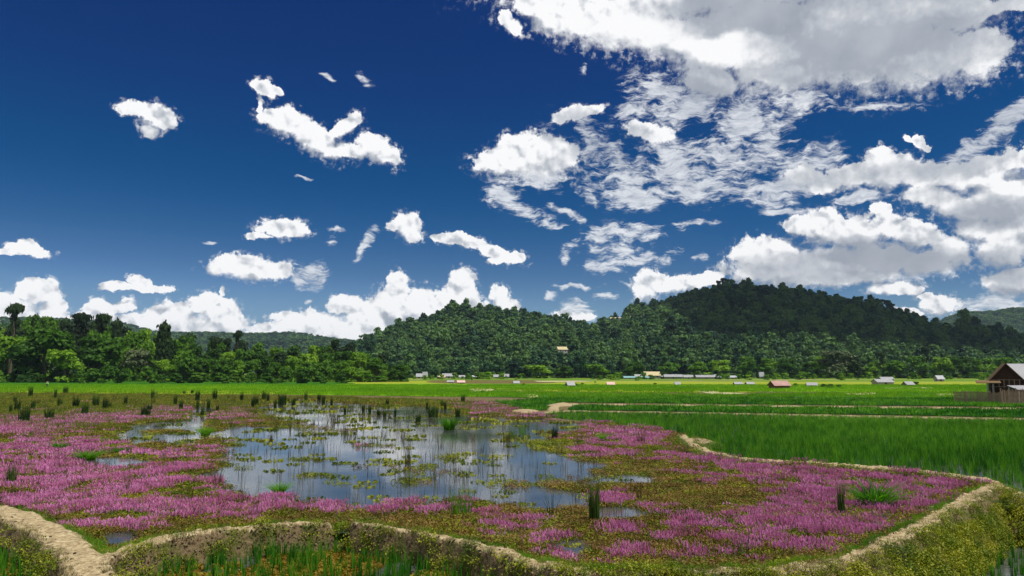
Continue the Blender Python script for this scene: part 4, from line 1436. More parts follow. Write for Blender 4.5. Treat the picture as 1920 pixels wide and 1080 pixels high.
# foot x, foot y, height, width in picture pixels, kind, label
NEAR = [
    (1115, 980, 84, 20, 'reed', 'tall dense black-green reed clump standing in the near middle of the pond'),
    (1578, 966, 60, 14, 'reed', 'narrow dark reed clump just left of the big green tuft'),
    (1642, 952, 48, 62, 'tuft', 'big bright green arching grass tuft among pink flowers on the right'),
    (1625, 948, 40, 14, 'reed', 'dark reed stems rising from the left side of the big green tuft'),
    (1199, 937, 36, 12, 'brown', 'short brown reed clump right of the tall black-green clump'),
    (1300, 962, 50, 10, 'thin', 'thin reed stalks in the olive patch right of centre'),
    (866, 966, 62, 46, 'loose', 'loose green grass clump near the broken bund'),
    (848, 972, 46, 8, 'thin', 'few thin stalks on the left edge of the loose grass clump'),
    (1035, 968, 52, 34, 'thin', 'sparse tall stalks left of the tall black-green clump'),
    (20, 912, 44, 16, 'reed', 'dark reed clump at the left picture edge above the path'),
    (236, 922, 34, 14, 'brown', 'small brown reed clump in the pink carpet at lower left'),
    (354, 945, 66, 30, 'thin', 'thin pale stalks in the pink carpet left of the open water'),
    (407, 910, 40, 22, 'brown', 'brownish reed clump beside the narrow white water strip'),
    (764, 912, 130, 20, 'thin', 'tallest thin twiggy stalks in the middle of the open water'),
    (764, 870, 60, 12, 'brown', 'brown stalks just behind the tallest twiggy stalks'),
    (925, 886, 62, 12, 'thin', 'thin stalks at the right side of the open water'),
    (1202, 832, 32, 18, 'brown', 'reed clump in front of the pink strip near the dry mound'),
    (1040, 823, 26, 12, 'reed', 'dark reed clump below the left part of the pink strip'),
    (1130, 828, 18, 14, 'tuft', 'small green tuft below the pink strip, left of the dry mound'),
    (842, 806, 26, 28, 'tuft2', 'round dark green bush of grass behind the open water'),
    (812, 782, 24, 18, 'reed', 'dark leafy clump behind the round grass bush'),
    (784, 792, 16, 10, 'reed', 'small dark clump left of the round grass bush'),
    (868, 756, 18, 8, 'reed', 'single dark clump on the far right edge of the pond'),
    (858, 782, 20, 10, 'reed', 'dark clump right behind the round grass bush'),
    (888, 824, 22, 12, 'brown', 'brown clump on the right shore of the open water'),
    (950, 828, 30, 16, 'brown', 'brown stalks between the open water and the pink strip'),
    (980, 816, 28, 16, 'loose', 'loose green clump in the shallow patch below the pink strip'),
    (960, 820, 24, 14, 'loose', 'pale loose clump beside the shallow patch below the pink strip'),
    (523, 926, 24, 28, 'tuft', 'yellow-green tuft at the lower left corner of the open water'),
    (164, 862, 20, 34, 'tuft', 'larger of the green tufts in the left pink carpet'),
    (110, 841, 14, 22, 'tuft', 'small green tuft left of the larger one at left'),
    (225, 850, 14, 22, 'tuft', 'small green tuft right of the larger one at left'),
    (190, 829, 10, 18, 'tuft', 'lowest small tuft near the far edge of the left pink carpet'),
    (385, 818, 20, 20, 'tuft', 'green tuft below the white water strip'),
    (1650, 975, 26, 34, 'loose', 'loose low grass in front of the big green tuft'),
    (1395, 1045, 64, 40, 'thin', 'tall sparse stalks in the near right pink carpet'),
    (1300, 1050, 40, 16, 'thin', 'few stalks left of the tall sparse stalks near the front bund'),
    (1490, 892, 26, 18, 'brown', 'brown stalks on the far right pink patch'),
    (45, 793, 34, 20, 'reed', 'broad black reed clump at far left of the pond'),
    (92, 789, 26, 18, 'reed', 'black reed clump with green top right of the broad one at far left'),
    (32, 772, 28, 10, 'reed', 'dark narrow clump behind the broad black one at far left'),
    (159, 780, 28, 12, 'reed', 'dark clump at the left end of the far pink strip'),
    (142, 766, 24, 12, 'reed', 'dark clump behind the left end of the far pink strip'),
    (179, 764, 26, 12, 'reed', 'twin dark clump, left one, behind the far pink strip'),
    (197, 769, 26, 10, 'reed', 'twin dark clump, right one, behind the far pink strip'),
    (273, 783, 24, 16, 'reed', 'dark clump left of the thin pond strip at far left'),
    (57, 745, 22, 8, 'reed', 'slim dark clump against the green field at far left'),
    (123, 738, 15, 9, 'reed', 'small dark clump standing on the field edge at far left'),
]
for fx, fy, h, w, kind, lab in NEAR:
    x, y = map(float, ground(fx, fy, 0.0))
    m = y / FPX
    reed(x, y, h * m * 1.04, w * m, kind, lab, None)

far = []
rr = random.Random(4)
for k in range(17): far.append((430 + k * 10.3 + rr.uniform(-4, 4), 752 + rr.uniform(-3, 16), rr.uniform(13, 26), rr.uniform(5, 10)))
for k in range(12): far.append((258 + k * 13 + rr.uniform(-4, 4), 739 + rr.uniform(-1, 3), rr.uniform(5, 9), rr.uniform(4, 7)))
for k in range(26): far.append((rr.uniform(15, 420), rr.uniform(748, 782), rr.uniform(14, 24), rr.uniform(5, 9)))
for k in range(18): far.append((rr.uniform(600, 860), rr.uniform(758, 784), rr.uniform(12, 22), rr.uniform(4, 7)))
for k in range(16): far.append((rr.uniform(400, 760), rr.uniform(790, 830), rr.uniform(16, 30), rr.uniform(5, 9)))
bands = [('on the far pond margin beneath the wood', lambda y: y < 745), ('in the back rows of the pond', lambda y: 745 <= y < 764),
         ('in the middle rows of the pond', lambda y: 764 <= y < 788), ('round the open water', lambda y: y >= 788)]
for nm, test in bands:
    row = sorted([f for f in far if test(f[1])])
    for i, (fx, fy, h, w) in enumerate(row):
        x, y = map(float, ground(fx, fy, 0.0)); m = y / FPX
        kd = 'reed' if (rr.random() < .72 and fy < 788) else 'brown' if rr.random() < .5 else 'thin'
        look = {'reed': 'small dark reed clump', 'brown': 'small brown reed clump', 'thin': 'few thin reed stalks'}[kd]
        reed(x, y, h * m, w * m * (1 if kd != 'thin' else 1.6), kd, f'{look} {nm}, {ordinal(i)} from the left', 'small reed clumps scattered over the pond')


# ================================================================ trees
CROWN = {}


def crown_mesh(kind, v):
    key = (kind, v)
    if key in CROWN: return CROWN[key]
    if kind == 'broad':
        V, F = crown(broad_lobes(1.0, 1.0, 100 + v, 14, -.12), 3000, .062, 200 + v); mat = M['leaf_broad']
    elif kind == 'tall':
        V, F = crown(tall_lobes(1.0, 1.0, 110 + v), 2000, .055, 210 + v); mat = M['leaf_dark']
    elif kind == 'column':
        lob = [(0, 0, z, .36 - abs(z - .5) * .25, .36 - abs(z - .5) * .25, .12) for z in (.25, .38, .5, .62, .74, .85)]
        V, F = crown(lob, 1800, .07, 220 + v); mat = M['leaf_dark']
    elif kind == 'pale':
        V, F = crown(broad_lobes(1.0, 1.0, 130 + v, base=.05), 1700, .06, 230 + v); mat = M['leaf_pale']
    else:
        V, F = crown(broad_lobes(1.0, 1.0, 140 + v, 8, -.05), 1300, .09, 240 + v); mat = M['leaf_bush']
    CROWN[key] = make_mesh('crown', V, F, [mat])
    return CROWN[key]


TRUNK = {}


def tree(x, y, z, h, w, kind, label, cat='tree', group=None, v=None, name=None):
    v = random.randrange(3) if v is None else v
    nm = name or {'broad': 'broadleaf_tree', 'tall': 'tall_pine_tree', 'column': 'dense_tree', 'pale': 'grey_green_shrub', 'bush': 'bush'}[kind]
    t = empty(nm, (x, y, z), random.uniform(0, 6.28), label, cat, group)
    c = obj('crown', crown_mesh(kind, v), t)
    c.scale = (w, w, h)
    if kind in ('broad', 'tall', 'column'):
        if v not in TRUNK: TRUNK[v] = trunk_mesh('trunk', 1.0, .022, 300 + v, .2)
        k = obj('trunk', TRUNK[v], t)
        k.scale = (w * 1.1 if kind != 'tall' else h * .8, w * 1.1 if kind != 'tall' else h * .8, h)
    return t


def surface_z(x, y):
    return float(hill_height(np.array([x * 1.0]), np.array([y * 1.0]))[0])


def place(px, top, base, wpx, kind, label, depth, group=None, cat='tree', v=None):
    """stand a tree of the picture's size at a given distance"""
    X, Y, Zb = at_depth(px, base, depth)
    zg = max(surface_z(X, Y), 0.0)
    _, _, Zt = at_depth(px, top, depth)
    h = max(Zt - zg + .3, 1.0)
    return tree(X, Y, zg - .3, h, wpx * depth / FPX, kind, label, cat, group, v)


# --- the wood on the left: prominent trees first
WOOD = [
    (18, 562, 705, 36, 'tall', 'tall dark pine with round tuft crown at the left picture edge', 330),
    (150, 583, 700, 46, 'tall', 'tall umbrella-topped pine, left one of the trio above the wood', 345),
    (188, 584, 700, 36, 'tall', 'tall umbrella-topped pine, middle one of the trio above the wood', 345),
    (214, 595, 700, 36, 'column', 'dark full-crowned tree, right one of the trio above the wood', 340),
    (303, 600, 712, 44, 'column', 'tall dense dark tree reaching from the field to above the wood', 300),
    (443, 615, 700, 20, 'tall', 'small umbrella pine standing out right of the wood top', 360),
    (402, 628, 700, 30, 'tall', 'flat-topped pine left of the small umbrella pine', 355),
    (424, 631, 700, 20, 'tall', 'thin pine between the flat-topped and the small umbrella pine', 365),
    (627, 634, 705, 20, 'tall', 'pine top standing above the right end of the wood', 350),
    (80, 603, 712, 125, 'broad', 'broadest round bright green tree at the left front of the wood', 285),
    (176, 624, 712, 105, 'broad', 'second broad round tree right of the broadest one', 290),
    (10, 620, 712, 84, 'broad', 'dark broad tree cut by the left picture edge', 282),
    (122, 650, 712, 70, 'broad', 'lower round tree in front between the two broadest trees', 274),
    (258, 652, 706, 66, 'pale', 'pale grey-olive shrub in the gap left of the tall dense tree', 300),
    (245, 612, 700, 46, 'broad', 'round tree behind the pale shrub', 335),
    (270, 608, 700, 40, 'broad', 'round tree just left behind the tall dense tree', 345),
    (345, 622, 708, 46, 'broad', 'dark green tree right of the tall dense tree', 335),
    (340, 652, 711, 50, 'broad', 'lower bright tree right of the tall dense tree', 300),
    (765 - 18, 680, 712, 44, 'broad', 'last low dark tree at the right tip of the wood', 300),
    (705, 664, 712, 50, 'broad', 'rounded tree next to the tip of the wood', 305),
    (716, 660, 711, 30, 'column', 'dark upright tree near the tip of the wood', 318),
    (672, 652, 711, 52, 'broad', 'high rounded tree second from the tip of the wood', 320),
    (656, 640, 708, 34, 'column', 'dark pointed tree above the right part of the wood', 335),
    (30, 590, 700, 50, 'broad', 'dark tree on the rise just right of the edge pine', 380),
    (55, 582, 700, 44, 'broad', 'leftmost of the two dome trees on the rise', 390),
    (80, 583, 700, 46, 'broad', 'rightmost of the two dome trees on the rise', 395),
    (116, 594, 700, 34, 'column', 'dark pointed tree left of the umbrella trio', 385),
]
for px, top, base, w, kind, lab, dp in WOOD:
    place(px, top, base, w, kind, lab, dp, 'trees of the wood on the left')
BUSH = [
    (172, 690, 712, 42, 'leftmost dark green bush at the foot of the wood'), (206, 686, 713, 40, 'round green bush before the second broad tree'),
    (232, 692, 713, 30, 'low bush left of the bright bush'), (276, 686, 714, 40, 'bright green bush below the pale shrub'),
    (150, 694, 712, 26, 'small bush below the broadest tree'), (330, 700, 714, 40, 'low bright hedge bush right of the tall dense tree'),
    (372, 699, 714, 46, 'long low hedge bush in the middle of the wood edge'), (415, 700, 714, 40, 'low hedge bush with pale top'),
    (470, 698, 714, 26, 'small round bush at the wood edge left of centre'), (500, 701, 714, 36, 'flat bush before the middle of the wood'),
    (537, 690, 714, 34, 'high round dark bush before the middle of the wood'), (570, 690, 714, 30, 'high round bush right of the dark one'),
    (600, 700, 714, 34, 'flat bush before the right half of the wood'), (640, 702, 714, 30, 'small bush before the right half of the wood'),
    (300, 702, 714, 30, 'low bush at the foot of the tall dense tree'), (440, 702, 714, 26, 'low bush between two hedge bushes'),
]
for px, top, base, w, lab in BUSH:
    place(px, top - 2, base, w, 'bush', lab, 262 + rr.uniform(-6, 6), 'bushes along the wood edge', 'bush')
# the rest of the wood, filled in along its skyline
sky_l = crest_curve([(-120, 590), (0, 612), (60, 600), (130, 602), (215, 606), (250, 614), (300, 618), (350, 626), (400, 632), (450, 638), (520, 640), (600, 642), (650, 646), (690, 662), (740, 682), (765, 694)])
rows = []
for i in range(26):
    px = -60 + i * 32 + rr.uniform(-8, 8)
    if px < 752: rows.append(('back', px, sky_l(px) + rr.uniform(-4, 6), 705, rr.uniform(40, 58), 'broad' if rr.random() < .7 else 'column', rr.uniform(355, 400)))
for i in range(27):
    px = -50 + i * 30 + rr.uniform(-8, 8)
    if px < 748: rows.append(('middle', px, sky_l(px) + rr.uniform(8, 20), 708, rr.uniform(40, 58), 'broad' if rr.random() < .75 else 'column', rr.uniform(318, 345)))
for i in range(24):
    px = 310 + i * 19 + rr.uniform(-6, 6)
    if px < 742: rows.append(('front', px, max(sky_l(px) + rr.uniform(22, 36), 668), 712, rr.uniform(30, 46), 'broad', rr.uniform(288, 305)))
for rn in ('back', 'middle', 'front'):
    rw = sorted([q for q in rows if q[0] == rn], key=lambda q: q[1])
    for i, (_, px, top, base, w, kind, dp) in enumerate(rw):
        look = 'round green tree' if kind == 'broad' else 'dark upright tree'
        place(px, top, base, w, kind, f'{look} in the {rn} row of the left wood, {ordinal(i)} from the left', dp, 'trees filling the wood on the left')


# --- forest on the hills
def hill_patterns():
    out = []
    for v in range(5):
        V, F = crown(broad_lobes(1.0, 1.0, 400 + v, 8, -.1), 620, .125, 410 + v) if v < 4 else crown(tall_lobes(.8, 1.0, 420), 240, .16, 421)
        T = MB().tube([(0, 0, -.2), (0, 0, .6)], [.03, .015], 4)
        out.append(template('forest_pattern', [(V, F, M['leaf_hill']), (np.array(T.v), np.array([f for f in T.f if len(f) == 4]), M['bark'])]))
    return out


T_HILL = hill_patterns()


def forest():
    r = np.random.default_rng(77)
    P, S = [], []
    for y0, y1, spacing, size in ((478, 620, 4.8, 7.4), (620, 800, 4.8, 7.2), (800, 1060, 5.4, 7.6), (1060, 1330, 6.8, 8.6)):
        n = int((y1 - y0) * 1.54 * (y0 + y1) / 2 / spacing ** 2)
        y = r.uniform(y0, y1, n); x = r.uniform(-.42, 1.12, n) * y
        P.append(np.column_stack([x, y])); S.append(np.full(n, size))
    P = np.concatenate(P); S = np.concatenate(S)
    x, y = P.T
    z = hill_height(x, y)
    px, py = project(x, y, z)
    nz = fbm(x * .012, y * .012, 3, 61)
    foot = 492 + 22 * np.sin(px * .011) + 30 * (fbm(px * .01, px * 0, 2, 5) - .5)
    keep = (px > 560) & (px < 2420) & (y > foot) & ((z > 1.2) | (y < 640))
    gap = ((px > 1100) & (px < 1240) & (np.abs(py - (604 - (px - 1100) * .02)) < 5)) | (np.hypot((px - 1053) / 16, (py - 670) / 7) < 1)
    keep &= ~gap
    # hide nothing: only leave out what the first crest covers
    x, y, z, S, nz = x[keep], y[keep], z[keep], S[keep], nz[keep]
    n = len(x)
    s = S * r.lognormal(0, .26, n) * (.75 + .5 * nz)
    pick = np.where(r.random(n) < .2, 4, r.integers(0, 4, n))
    h = s * np.where(pick == 4, 1.5, r.uniform(.85, 1.15, n))
    scatter('hill_forest', np.column_stack([x, y, z - .8]), r.uniform(0, 6.28, n), np.column_stack([s, s, h]), T_HILL, pick,
            'dense forest covering the hills behind the valley', 'forest')
    # the wooded rise behind the trees on the left
    n = 9000
    y = r.uniform(352, 640, n); x = r.uniform(-1.9, -.36, n) * y
    z = hill_height(x, y); px, py = project(x, y, z)
    k = (z > .8) & (px < 440)
    x, y, z = x[k], y[k], z[k]; n = len(x)
    s = r.uniform(5.5, 9.5, n)
    scatter('wooded_rise', np.column_stack([x, y, z - .8]), r.uniform(0, 6.28, n), np.column_stack([s, s, s * .95]), T_HILL, r.integers(0, 4, n),
            'low wooded rise behind the trees on the left', 'forest')
    # hazier wooded ranges far behind
    n = 24000
    y = r.uniform(1700, 2650, n); x = r.uniform(-1.6, .8, n) * y
    z = hill_height(x, y); px, py = project(x, y, z)
    k = (z > 12) & ((px < 820) | (px > 1750))
    x, y, z = x[k], y[k], z[k]; n = len(x)
    s = r.uniform(14, 24, n)
    scatter('distant_forest', np.column_stack([x, y, z - 2]), r.uniform(0, 6.28, n), np.column_stack([s, s, s * .8]), T_HILL, r.integers(0, 4, n),
            'bluish wooded ridges far behind the hills', 'forest')
    n = 9000
    y = r.uniform(2500, 3300, n); x = r.uniform(.55, .85, n) * y
    z = hill_height(x, y)
    k = z > 20
    x, y, z = x[k], y[k], z[k]; n = len(x)
    s = r.uniform(16, 26, n)
    scatter('far_ridge_forest', np.column_stack([x, y, z - 2]), r.uniform(0, 6.28, n), np.column_stack([s, s, s * .8]), T_HILL, r.integers(0, 4, n),
            'pale wooded ridge at the far right', 'forest')


forest()

# --- trees one can tell apart on the skyline of the hills
RIDGE = [(1338, 9), (1348, 13), (1357, 16), (1366, 15), (1378, 10), (1392, 8), (1418, 8), (1447, 7), (1478, 7), (1502, 9), (1528, 7), (1556, 8), (1568, 11), (1590, 8), (1604, 10), (1613, 14), (1626, 12), (1642, 15), (1652, 16),
         (1664, 17), (1672, 14), (1682, 9), (1700, 9), (1716, 11), (1722, 8), (1748, 6), (1805, 8), (1812, 6)]
for i, (px, hp) in enumerate(RIDGE):
    dp = 1225.0
    X, Y, _ = at_depth(px, float(crB(px)), dp)
    z = surface_z(X, Y)
    where = 'on the right slope of the dark hill' if px > 1580 else 'on the broad top of the dark hill' if px > 1400 else 'on the summit of the dark hill'
    same = [p for p, _ in RIDGE if (p > 1580) == (px > 1580) and (p > 1400) == (px > 1400)]
    tree(X, Y, z - 1, hp * dp / FPX * 1.5 + 12, hp * .8 * dp / FPX + 3, 'tall', f'small pine silhouette {where}, {ordinal(same.index(px))} from the left', group='pines on the skyline of the dark hill', name='skyline_pine_tree')
for i, (px, hp) in enumerate([(676, 8), (745, 9), (997, 9), (990, 7), (944, 6)]):
    dp = 1018.0
    X, Y, _ = at_depth(px, float(crA(px)), dp)
    z = surface_z(X, Y)
    lab = ['lone pine at the left foot of the green hill skyline', 'small pine on the rising skyline of the green hill', 'taller of the pines right of the green hill top', 'shorter of the pines right of the green hill top', 'tiny pine just right of the green hill top'][i]
    tree(X, Y, z - 1, hp * dp / FPX * 1.25 + 8, hp * .9 * dp / FPX + 3, 'tall', lab, group='pines on the skyline of the green hill', name='skyline_pine_tree')

# --- larger trees along the foot of the dark hill
FOOT = [(1570, 654, 712, 74, 'pale', 'big grey-green spreading tree at the foot of the dark hill'), (1545, 664, 712, 40, 'broad', 'dark tree left against the big grey-green tree'),
        (1604, 662, 712, 40, 'column', 'dark tree right against the big grey-green tree'), (1440, 668, 710, 44, 'broad', 'pale green tree above the red-roofed hut'),
        (1400, 664, 708, 40, 'broad', 'round tree left above the red-roofed hut'), (1480, 668, 710, 44, 'broad', 'round tree right above the red-roofed hut'),
        (1515, 676, 711, 36, 'broad', 'small round tree between the red-roofed hut and the big grey-green tree'), (1640, 676, 710, 42, 'broad', 'green tree above the white farmhouse'),
        (1680, 672, 710, 46, 'broad', 'round tree right above the white farmhouse'), (1725, 664, 708, 50, 'broad', 'larger tree behind the small white shed'),
        (1765, 666, 706, 50, 'broad', 'round tree right behind the small white shed'), (1806, 664, 706, 52, 'broad', 'round tree left of the brown house'),
        (1845, 668, 706, 50, 'broad', 'green tree behind the brown house gable'), (1655, 658, 700, 16, 'tall', 'grey tall tree standing out above the foot trees'),
        (1738, 648, 700, 18, 'tall', 'second grey tall tree standing out above the foot trees'), (1350, 672, 708, 44, 'broad', 'tree above the right end of the village'),
        (1310, 674, 708, 40, 'broad', 'tree above the long white village roof'), (1255, 676, 708, 44, 'broad', 'tree behind the yellow village roof'),
        (1190, 676, 708, 46, 'broad', 'tree left of the yellow village roof'), (1120, 680, 708, 50, 'broad', 'broad tree in the middle of the hill foot'),
        (1010, 682, 706, 54, 'broad', 'broad dark tree right of the left village'), (1890, 664, 706, 50, 'broad', 'tree right behind the brown house'),
        (1060, 684, 707, 40, 'broad', 'small tree between the two broad foot trees')]
for px, top, base, w, kind, lab in FOOT:
    place(px, top, base, w * 1.05, kind, lab, 462 + rr.uniform(-8, 8), 'trees along the hill foot')


# ================================================================ houses, huts and fences
M['wall_white'] = flat_material('lime_washed_wall', (0.34, 0.32, 0.28), 0.85, 0.2, 0.12, 1.0)
M['wall_grey'] = flat_material('grey_plank_wall', (0.22, 0.20, 0.18), 0.9, 0.1, 0.25, 1.5)
M['wall_bamboo'] = flat_material('woven_bamboo_wall', (0.065, 0.034, 0.02), 0.85, 0.15, 0.45, 5.0)
M['wall_brown'] = flat_material('brown_board_wall', (0.16, 0.07, 0.05), 0.9, 0.1, 0.3, 2.0)
M['roof_metal'] = flat_material('pale_metal_roof', (0.30, 0.30, 0.31), 0.6, 0.25, 0.3, 0.6)
M['roof_rust'] = flat_material('rust_red_roof', (0.38, 0.22, 0.19), 0.7, 0.3, 0.4, 0.9)
M['roof_pink'] = flat_material('faded_pink_roof', (0.60, 0.40, 0.36), 0.7, 0.3, 0.25, 0.9)
M['roof_yellow'] = flat_material('yellowish_roof', (0.48, 0.40, 0.22), 0.7, 0.3, 0.2, 0.9)
M['roof_blue'] = flat_material('pale_turquoise_roof', (0.20, 0.36, 0.37), 0.6, 0.4, 0.2, 0.9)
M['roof_grey'] = flat_material('grey_metal_roof', (0.33, 0.34, 0.36), 0.55, 0.4, 0.2, 0.9)
M['roof_thatch'] = flat_material('thatched_roof', (0.16, 0.11, 0.06), 0.95, 0.05, 0.35, 4.0, bumpy=.05)
M['dark_open'] = flat_material('dark_window_glass', (0.015, 0.015, 0.018), 0.25, 0.5, 0.1)
M['door_wood'] = flat_material('wooden_door', (0.10, 0.055, 0.03), 0.8, 0.2, 0.2)
M['bamboo'] = flat_material('weathered_bamboo', (0.36, 0.25, 0.155), 0.85, 0.15, 0.45, 3.0)
M['concrete'] = flat_material('pale_concrete', (0.45, 0.44, 0.42), 0.9, 0.1, 0.15)


def house(x, y, w, d, hw, hr, wall, roof, rz, label, z=0.0, name='farm_hut', cat='hut', group=None, windows=1, over=.35, shed=False):
    """w wide, d deep, walls hw high, roof rise hr; the long side faces the camera when rz = 0"""
    t = empty(name, (x, y, z), rz, label, cat, group)
    wb = MB(); T = .12
    # walls as four plates so the inside is hollow
    for a in ((-w / 2, w / 2, -d / 2, -d / 2 + T), (-w / 2, w / 2, d / 2 - T, d / 2), (-w / 2, -w / 2 + T, -d / 2 + T, d / 2 - T), (w / 2 - T, w / 2, -d / 2 + T, d / 2 - T)):
        wb.box(*a, -.3, hw)
    if not shed:
        for sx in (-1, 1):
            xx = sx * (w / 2 - .003)
            wb.slab([(xx, -d / 2, hw + .002), (xx, d / 2, hw + .002), (xx, 0, hw + hr)] if sx > 0 else [(xx, d / 2, hw + .002), (xx, -d / 2, hw + .002), (xx, 0, hw + hr)], T)
    wl = wb.build('wall', M[wall], t)
    rf = MB(); o = over
    if shed:
        rf.slab([(-w / 2 - o, -d / 2 - o, hw + .03), (w / 2 + o, -d / 2 - o, hw + .03), (w / 2 + o, d / 2 + o, hw + hr + .03), (-w / 2 - o, d / 2 + o, hw + hr + .03)], .08)
    else:
        k = hr / (d / 2)
        rf.slab([(-w / 2 - o, -d / 2 - o, hw - k * o + .06), (w / 2 + o, -d / 2 - o, hw - k * o + .06), (w / 2 + o, 0, hw + hr + .06), (-w / 2 - o, 0, hw + hr + .06)], .07)
        rf.slab([(w / 2 + o, d / 2 + o, hw - k * o + .06), (-w / 2 - o, d / 2 + o, hw - k * o + .06), (-w / 2 - o, .0, hw + hr + .06), (w / 2 + o, .0, hw + hr + .06)], .07)
    rf.build('roof', M[roof], t)
    MB().box(-.4, .4, -d / 2 - .03, -d / 2 - .003, -.05, min(1.9, hw - .15)).build('door', M['door_wood'], t)
    for i in range(windows):
        for s in (-1, 1):
            cx = s * w * (.28 + .0 * i)
            if abs(cx) < .9 or hw < 1.7: continue
            f = MB().box(cx - .45, cx + .45, -d / 2 - .035, -d / 2 - .003, hw * .42, hw * .78).build('window', M['door_wood'], t)
            MB().box(cx - .38, cx + .38, -d / 2 - .05, -d / 2 - .038, hw * .45, hw * .75).build('pane', M['dark_open'], f)
    return t


def px_house(px, base, wpx, hpx, wall, roof, label, rz=0.0, depth=None, frac=.5, **k):
    y = depth or float(ground(px, base, 0.0)[1])
    X, Y, _ = at_depth(px, base, y)
    m = y / FPX
    w = wpx * m * .92; h = hpx * m * .88
    zg = max(surface_z(X, Y), 0.0) if y > 330 else 0.05
    return house(X, Y, w * .92, w * .62 if w < 9 else 5.5, h * (1 - frac), h * frac, wall, roof, rz, label, zg, **k)


HG = 'huts standing in the paddies'
VG = 'houses of the village along the hill foot'
px_house(1461, 729, 36, 16, 'wall_brown', 'roof_rust', 'field hut with faded rust-red roof and brown walls in the bright paddies', .25, name='field_hut', group=HG)
px_house(1522, 725, 18, 8, 'wall_white', 'roof_metal', 'small white-roofed hut beside low shrubs right of the rust-red hut', -.2, name='field_hut', group=HG)
px_house(1655, 721, 36, 11, 'wall_white', 'roof_metal', 'long white farmhouse with white roof in the right-hand fields', .1, name='farmhouse', cat='house')
px_house(1661, 711, 26, 8, 'wall_grey', 'roof_metal', 'low pale house behind the long white farmhouse', 0, depth=330, name='farmhouse', cat='house')
px_house(1703, 724, 18, 9, 'wall_grey', 'roof_metal', 'small grey-walled hut with white roof right of the long white farmhouse', .3, name='field_hut', group=HG)
px_house(1761, 715, 16, 12, 'wall_white', 'roof_grey', 'white shed under a dark roof standing alone left of the brown house', .2, name='field_shed', cat='shed', group=HG)
px_house(1069, 725, 14, 10, 'wall_grey', 'roof_metal', 'small hut with white roof and dark walls in the middle of the valley', .4, name='field_hut', group=HG)
px_house(1145, 723, 13, 7, 'wall_white', 'roof_pink', 'tiny pale pink-roofed hut right of the middle hut', 0, name='field_hut', group=HG)
px_house(1270, 722, 9, 6, 'wall_white', 'roof_metal', 'tiny white hut alone in the grass below the long white roof', 0, name='field_hut', group=HG)
px_house(1384, 722, 15, 6, 'wall_white', 'roof_metal', 'left of two tiny white huts left of the rust-red hut', 0, name='field_hut', group=HG)
px_house(1406, 722, 14, 6, 'wall_white', 'roof_metal', 'right of two tiny white huts left of the rust-red hut', .1, name='field_hut', group=HG)
px_house(968, 720, 10, 6, 'wall_white', 'roof_metal', 'small white hut at the left end of the brown field', .2, name='field_hut', group=HG)
px_house(845, 718, 12, 5, 'wall_white', 'roof_metal', 'left of two tiny huts beyond the tip of the wood', 0, name='field_hut', group=HG)
px_house(864, 719, 14, 6, 'wall_brown', 'roof_pink', 'right of two tiny huts beyond the tip of the wood', .2, name='field_hut', group=HG)
px_house(706, 711, 10, 7, 'wall_white', 'roof_metal', 'tiny white hut at the foot of the wood near its tip', 0, depth=292, name='field_hut', group=HG)
px_house(1428, 714, 9, 14, 'wall_white', 'roof_metal', 'narrow tall white house left above the rust-red hut', 0, depth=436, name='village_house', cat='house', group=VG)
VILL = [(1222, 711, 34, 13, 'wall_white', 'roof_yellow', 'big house with yellowish roof in the middle of the village'),
        (1196, 712, 14, 8, 'wall_white', 'roof_metal', 'white house left against the yellow-roofed house'),
        (1181, 715, 26, 5, 'wall_white', 'roof_blue', 'low shed with turquoise roof left below the yellow-roofed house'),
        (1208, 716, 20, 5, 'wall_white', 'roof_blue', 'low shed with turquoise roof right below the yellow-roofed house'),
        (1262, 713, 38, 8, 'wall_grey', 'roof_metal', 'long building with white roof right of the yellow-roofed house'),
        (1290, 712, 20, 7, 'wall_white', 'roof_metal', 'white house between the two long white-roofed buildings'),
        (1322, 714, 40, 7, 'wall_grey', 'roof_metal', 'second long white-roofed building farther right'),
        (1346, 711, 13, 8, 'wall_white', 'roof_grey', 'small house at the right end of the village line'),
        (1240, 709, 10, 9, 'wall_white', 'roof_metal', 'tall white house just behind the long white-roofed building'),
        (786, 704, 12, 9, 'wall_white', 'roof_grey', 'grey-roofed house leftmost in the left village'),
        (797, 703, 9, 12, 'wall_white', 'roof_metal', 'narrow white two-storey house in the left village'),
        (841, 702, 26, 9, 'wall_white', 'roof_metal', 'biggest white-roofed building of the left village'),
        (828, 704, 14, 6, 'wall_white', 'roof_pink', 'low house left of the biggest white-roofed one'),
        (866, 703, 12, 6, 'wall_white', 'roof_metal', 'small white house right of the biggest white-roofed one'),
        (931, 702, 12, 7, 'wall_white', 'roof_metal', 'white house left of the pair in the middle distance trees'),
        (947, 701, 16, 8, 'wall_grey', 'roof_metal', 'pale-roofed house right of the pair in the middle distance trees'),
        (1372, 714, 18, 6, 'wall_grey', 'roof_grey', 'low grey-roofed barn right of the village line'),
        (890, 706, 10, 6, 'wall_white', 'roof_grey', 'small grey-roofed house between the left village and the white pair')]
for i, (px, b, w, h, wl, rf, lab) in enumerate(VILL):
    px_house(px, b + 1, w, h * 1.15, wl, rf, lab, rr.uniform(-.25, .25), depth=452 - (b - 702) * 2.4, name='village_house', cat='house', group=VG)
# a house alone on the green hill, and the row along the ochre road cutting
X, Y, _ = at_depth(1053, 672, 640)
for dd in range(520, 1000, 6):
    X, Y, Z = at_depth(1053, 672, dd)
    if surface_z(X, Y) >= Z: break
house(X, Y - 1, 8, 6, 3.2, 2.2, 'wall_white', 'roof_yellow', .3, 'pale yellow-roofed house alone among the trees on the green hill', surface_z(X, Y) + 3.5, name='hill_house', cat='house')


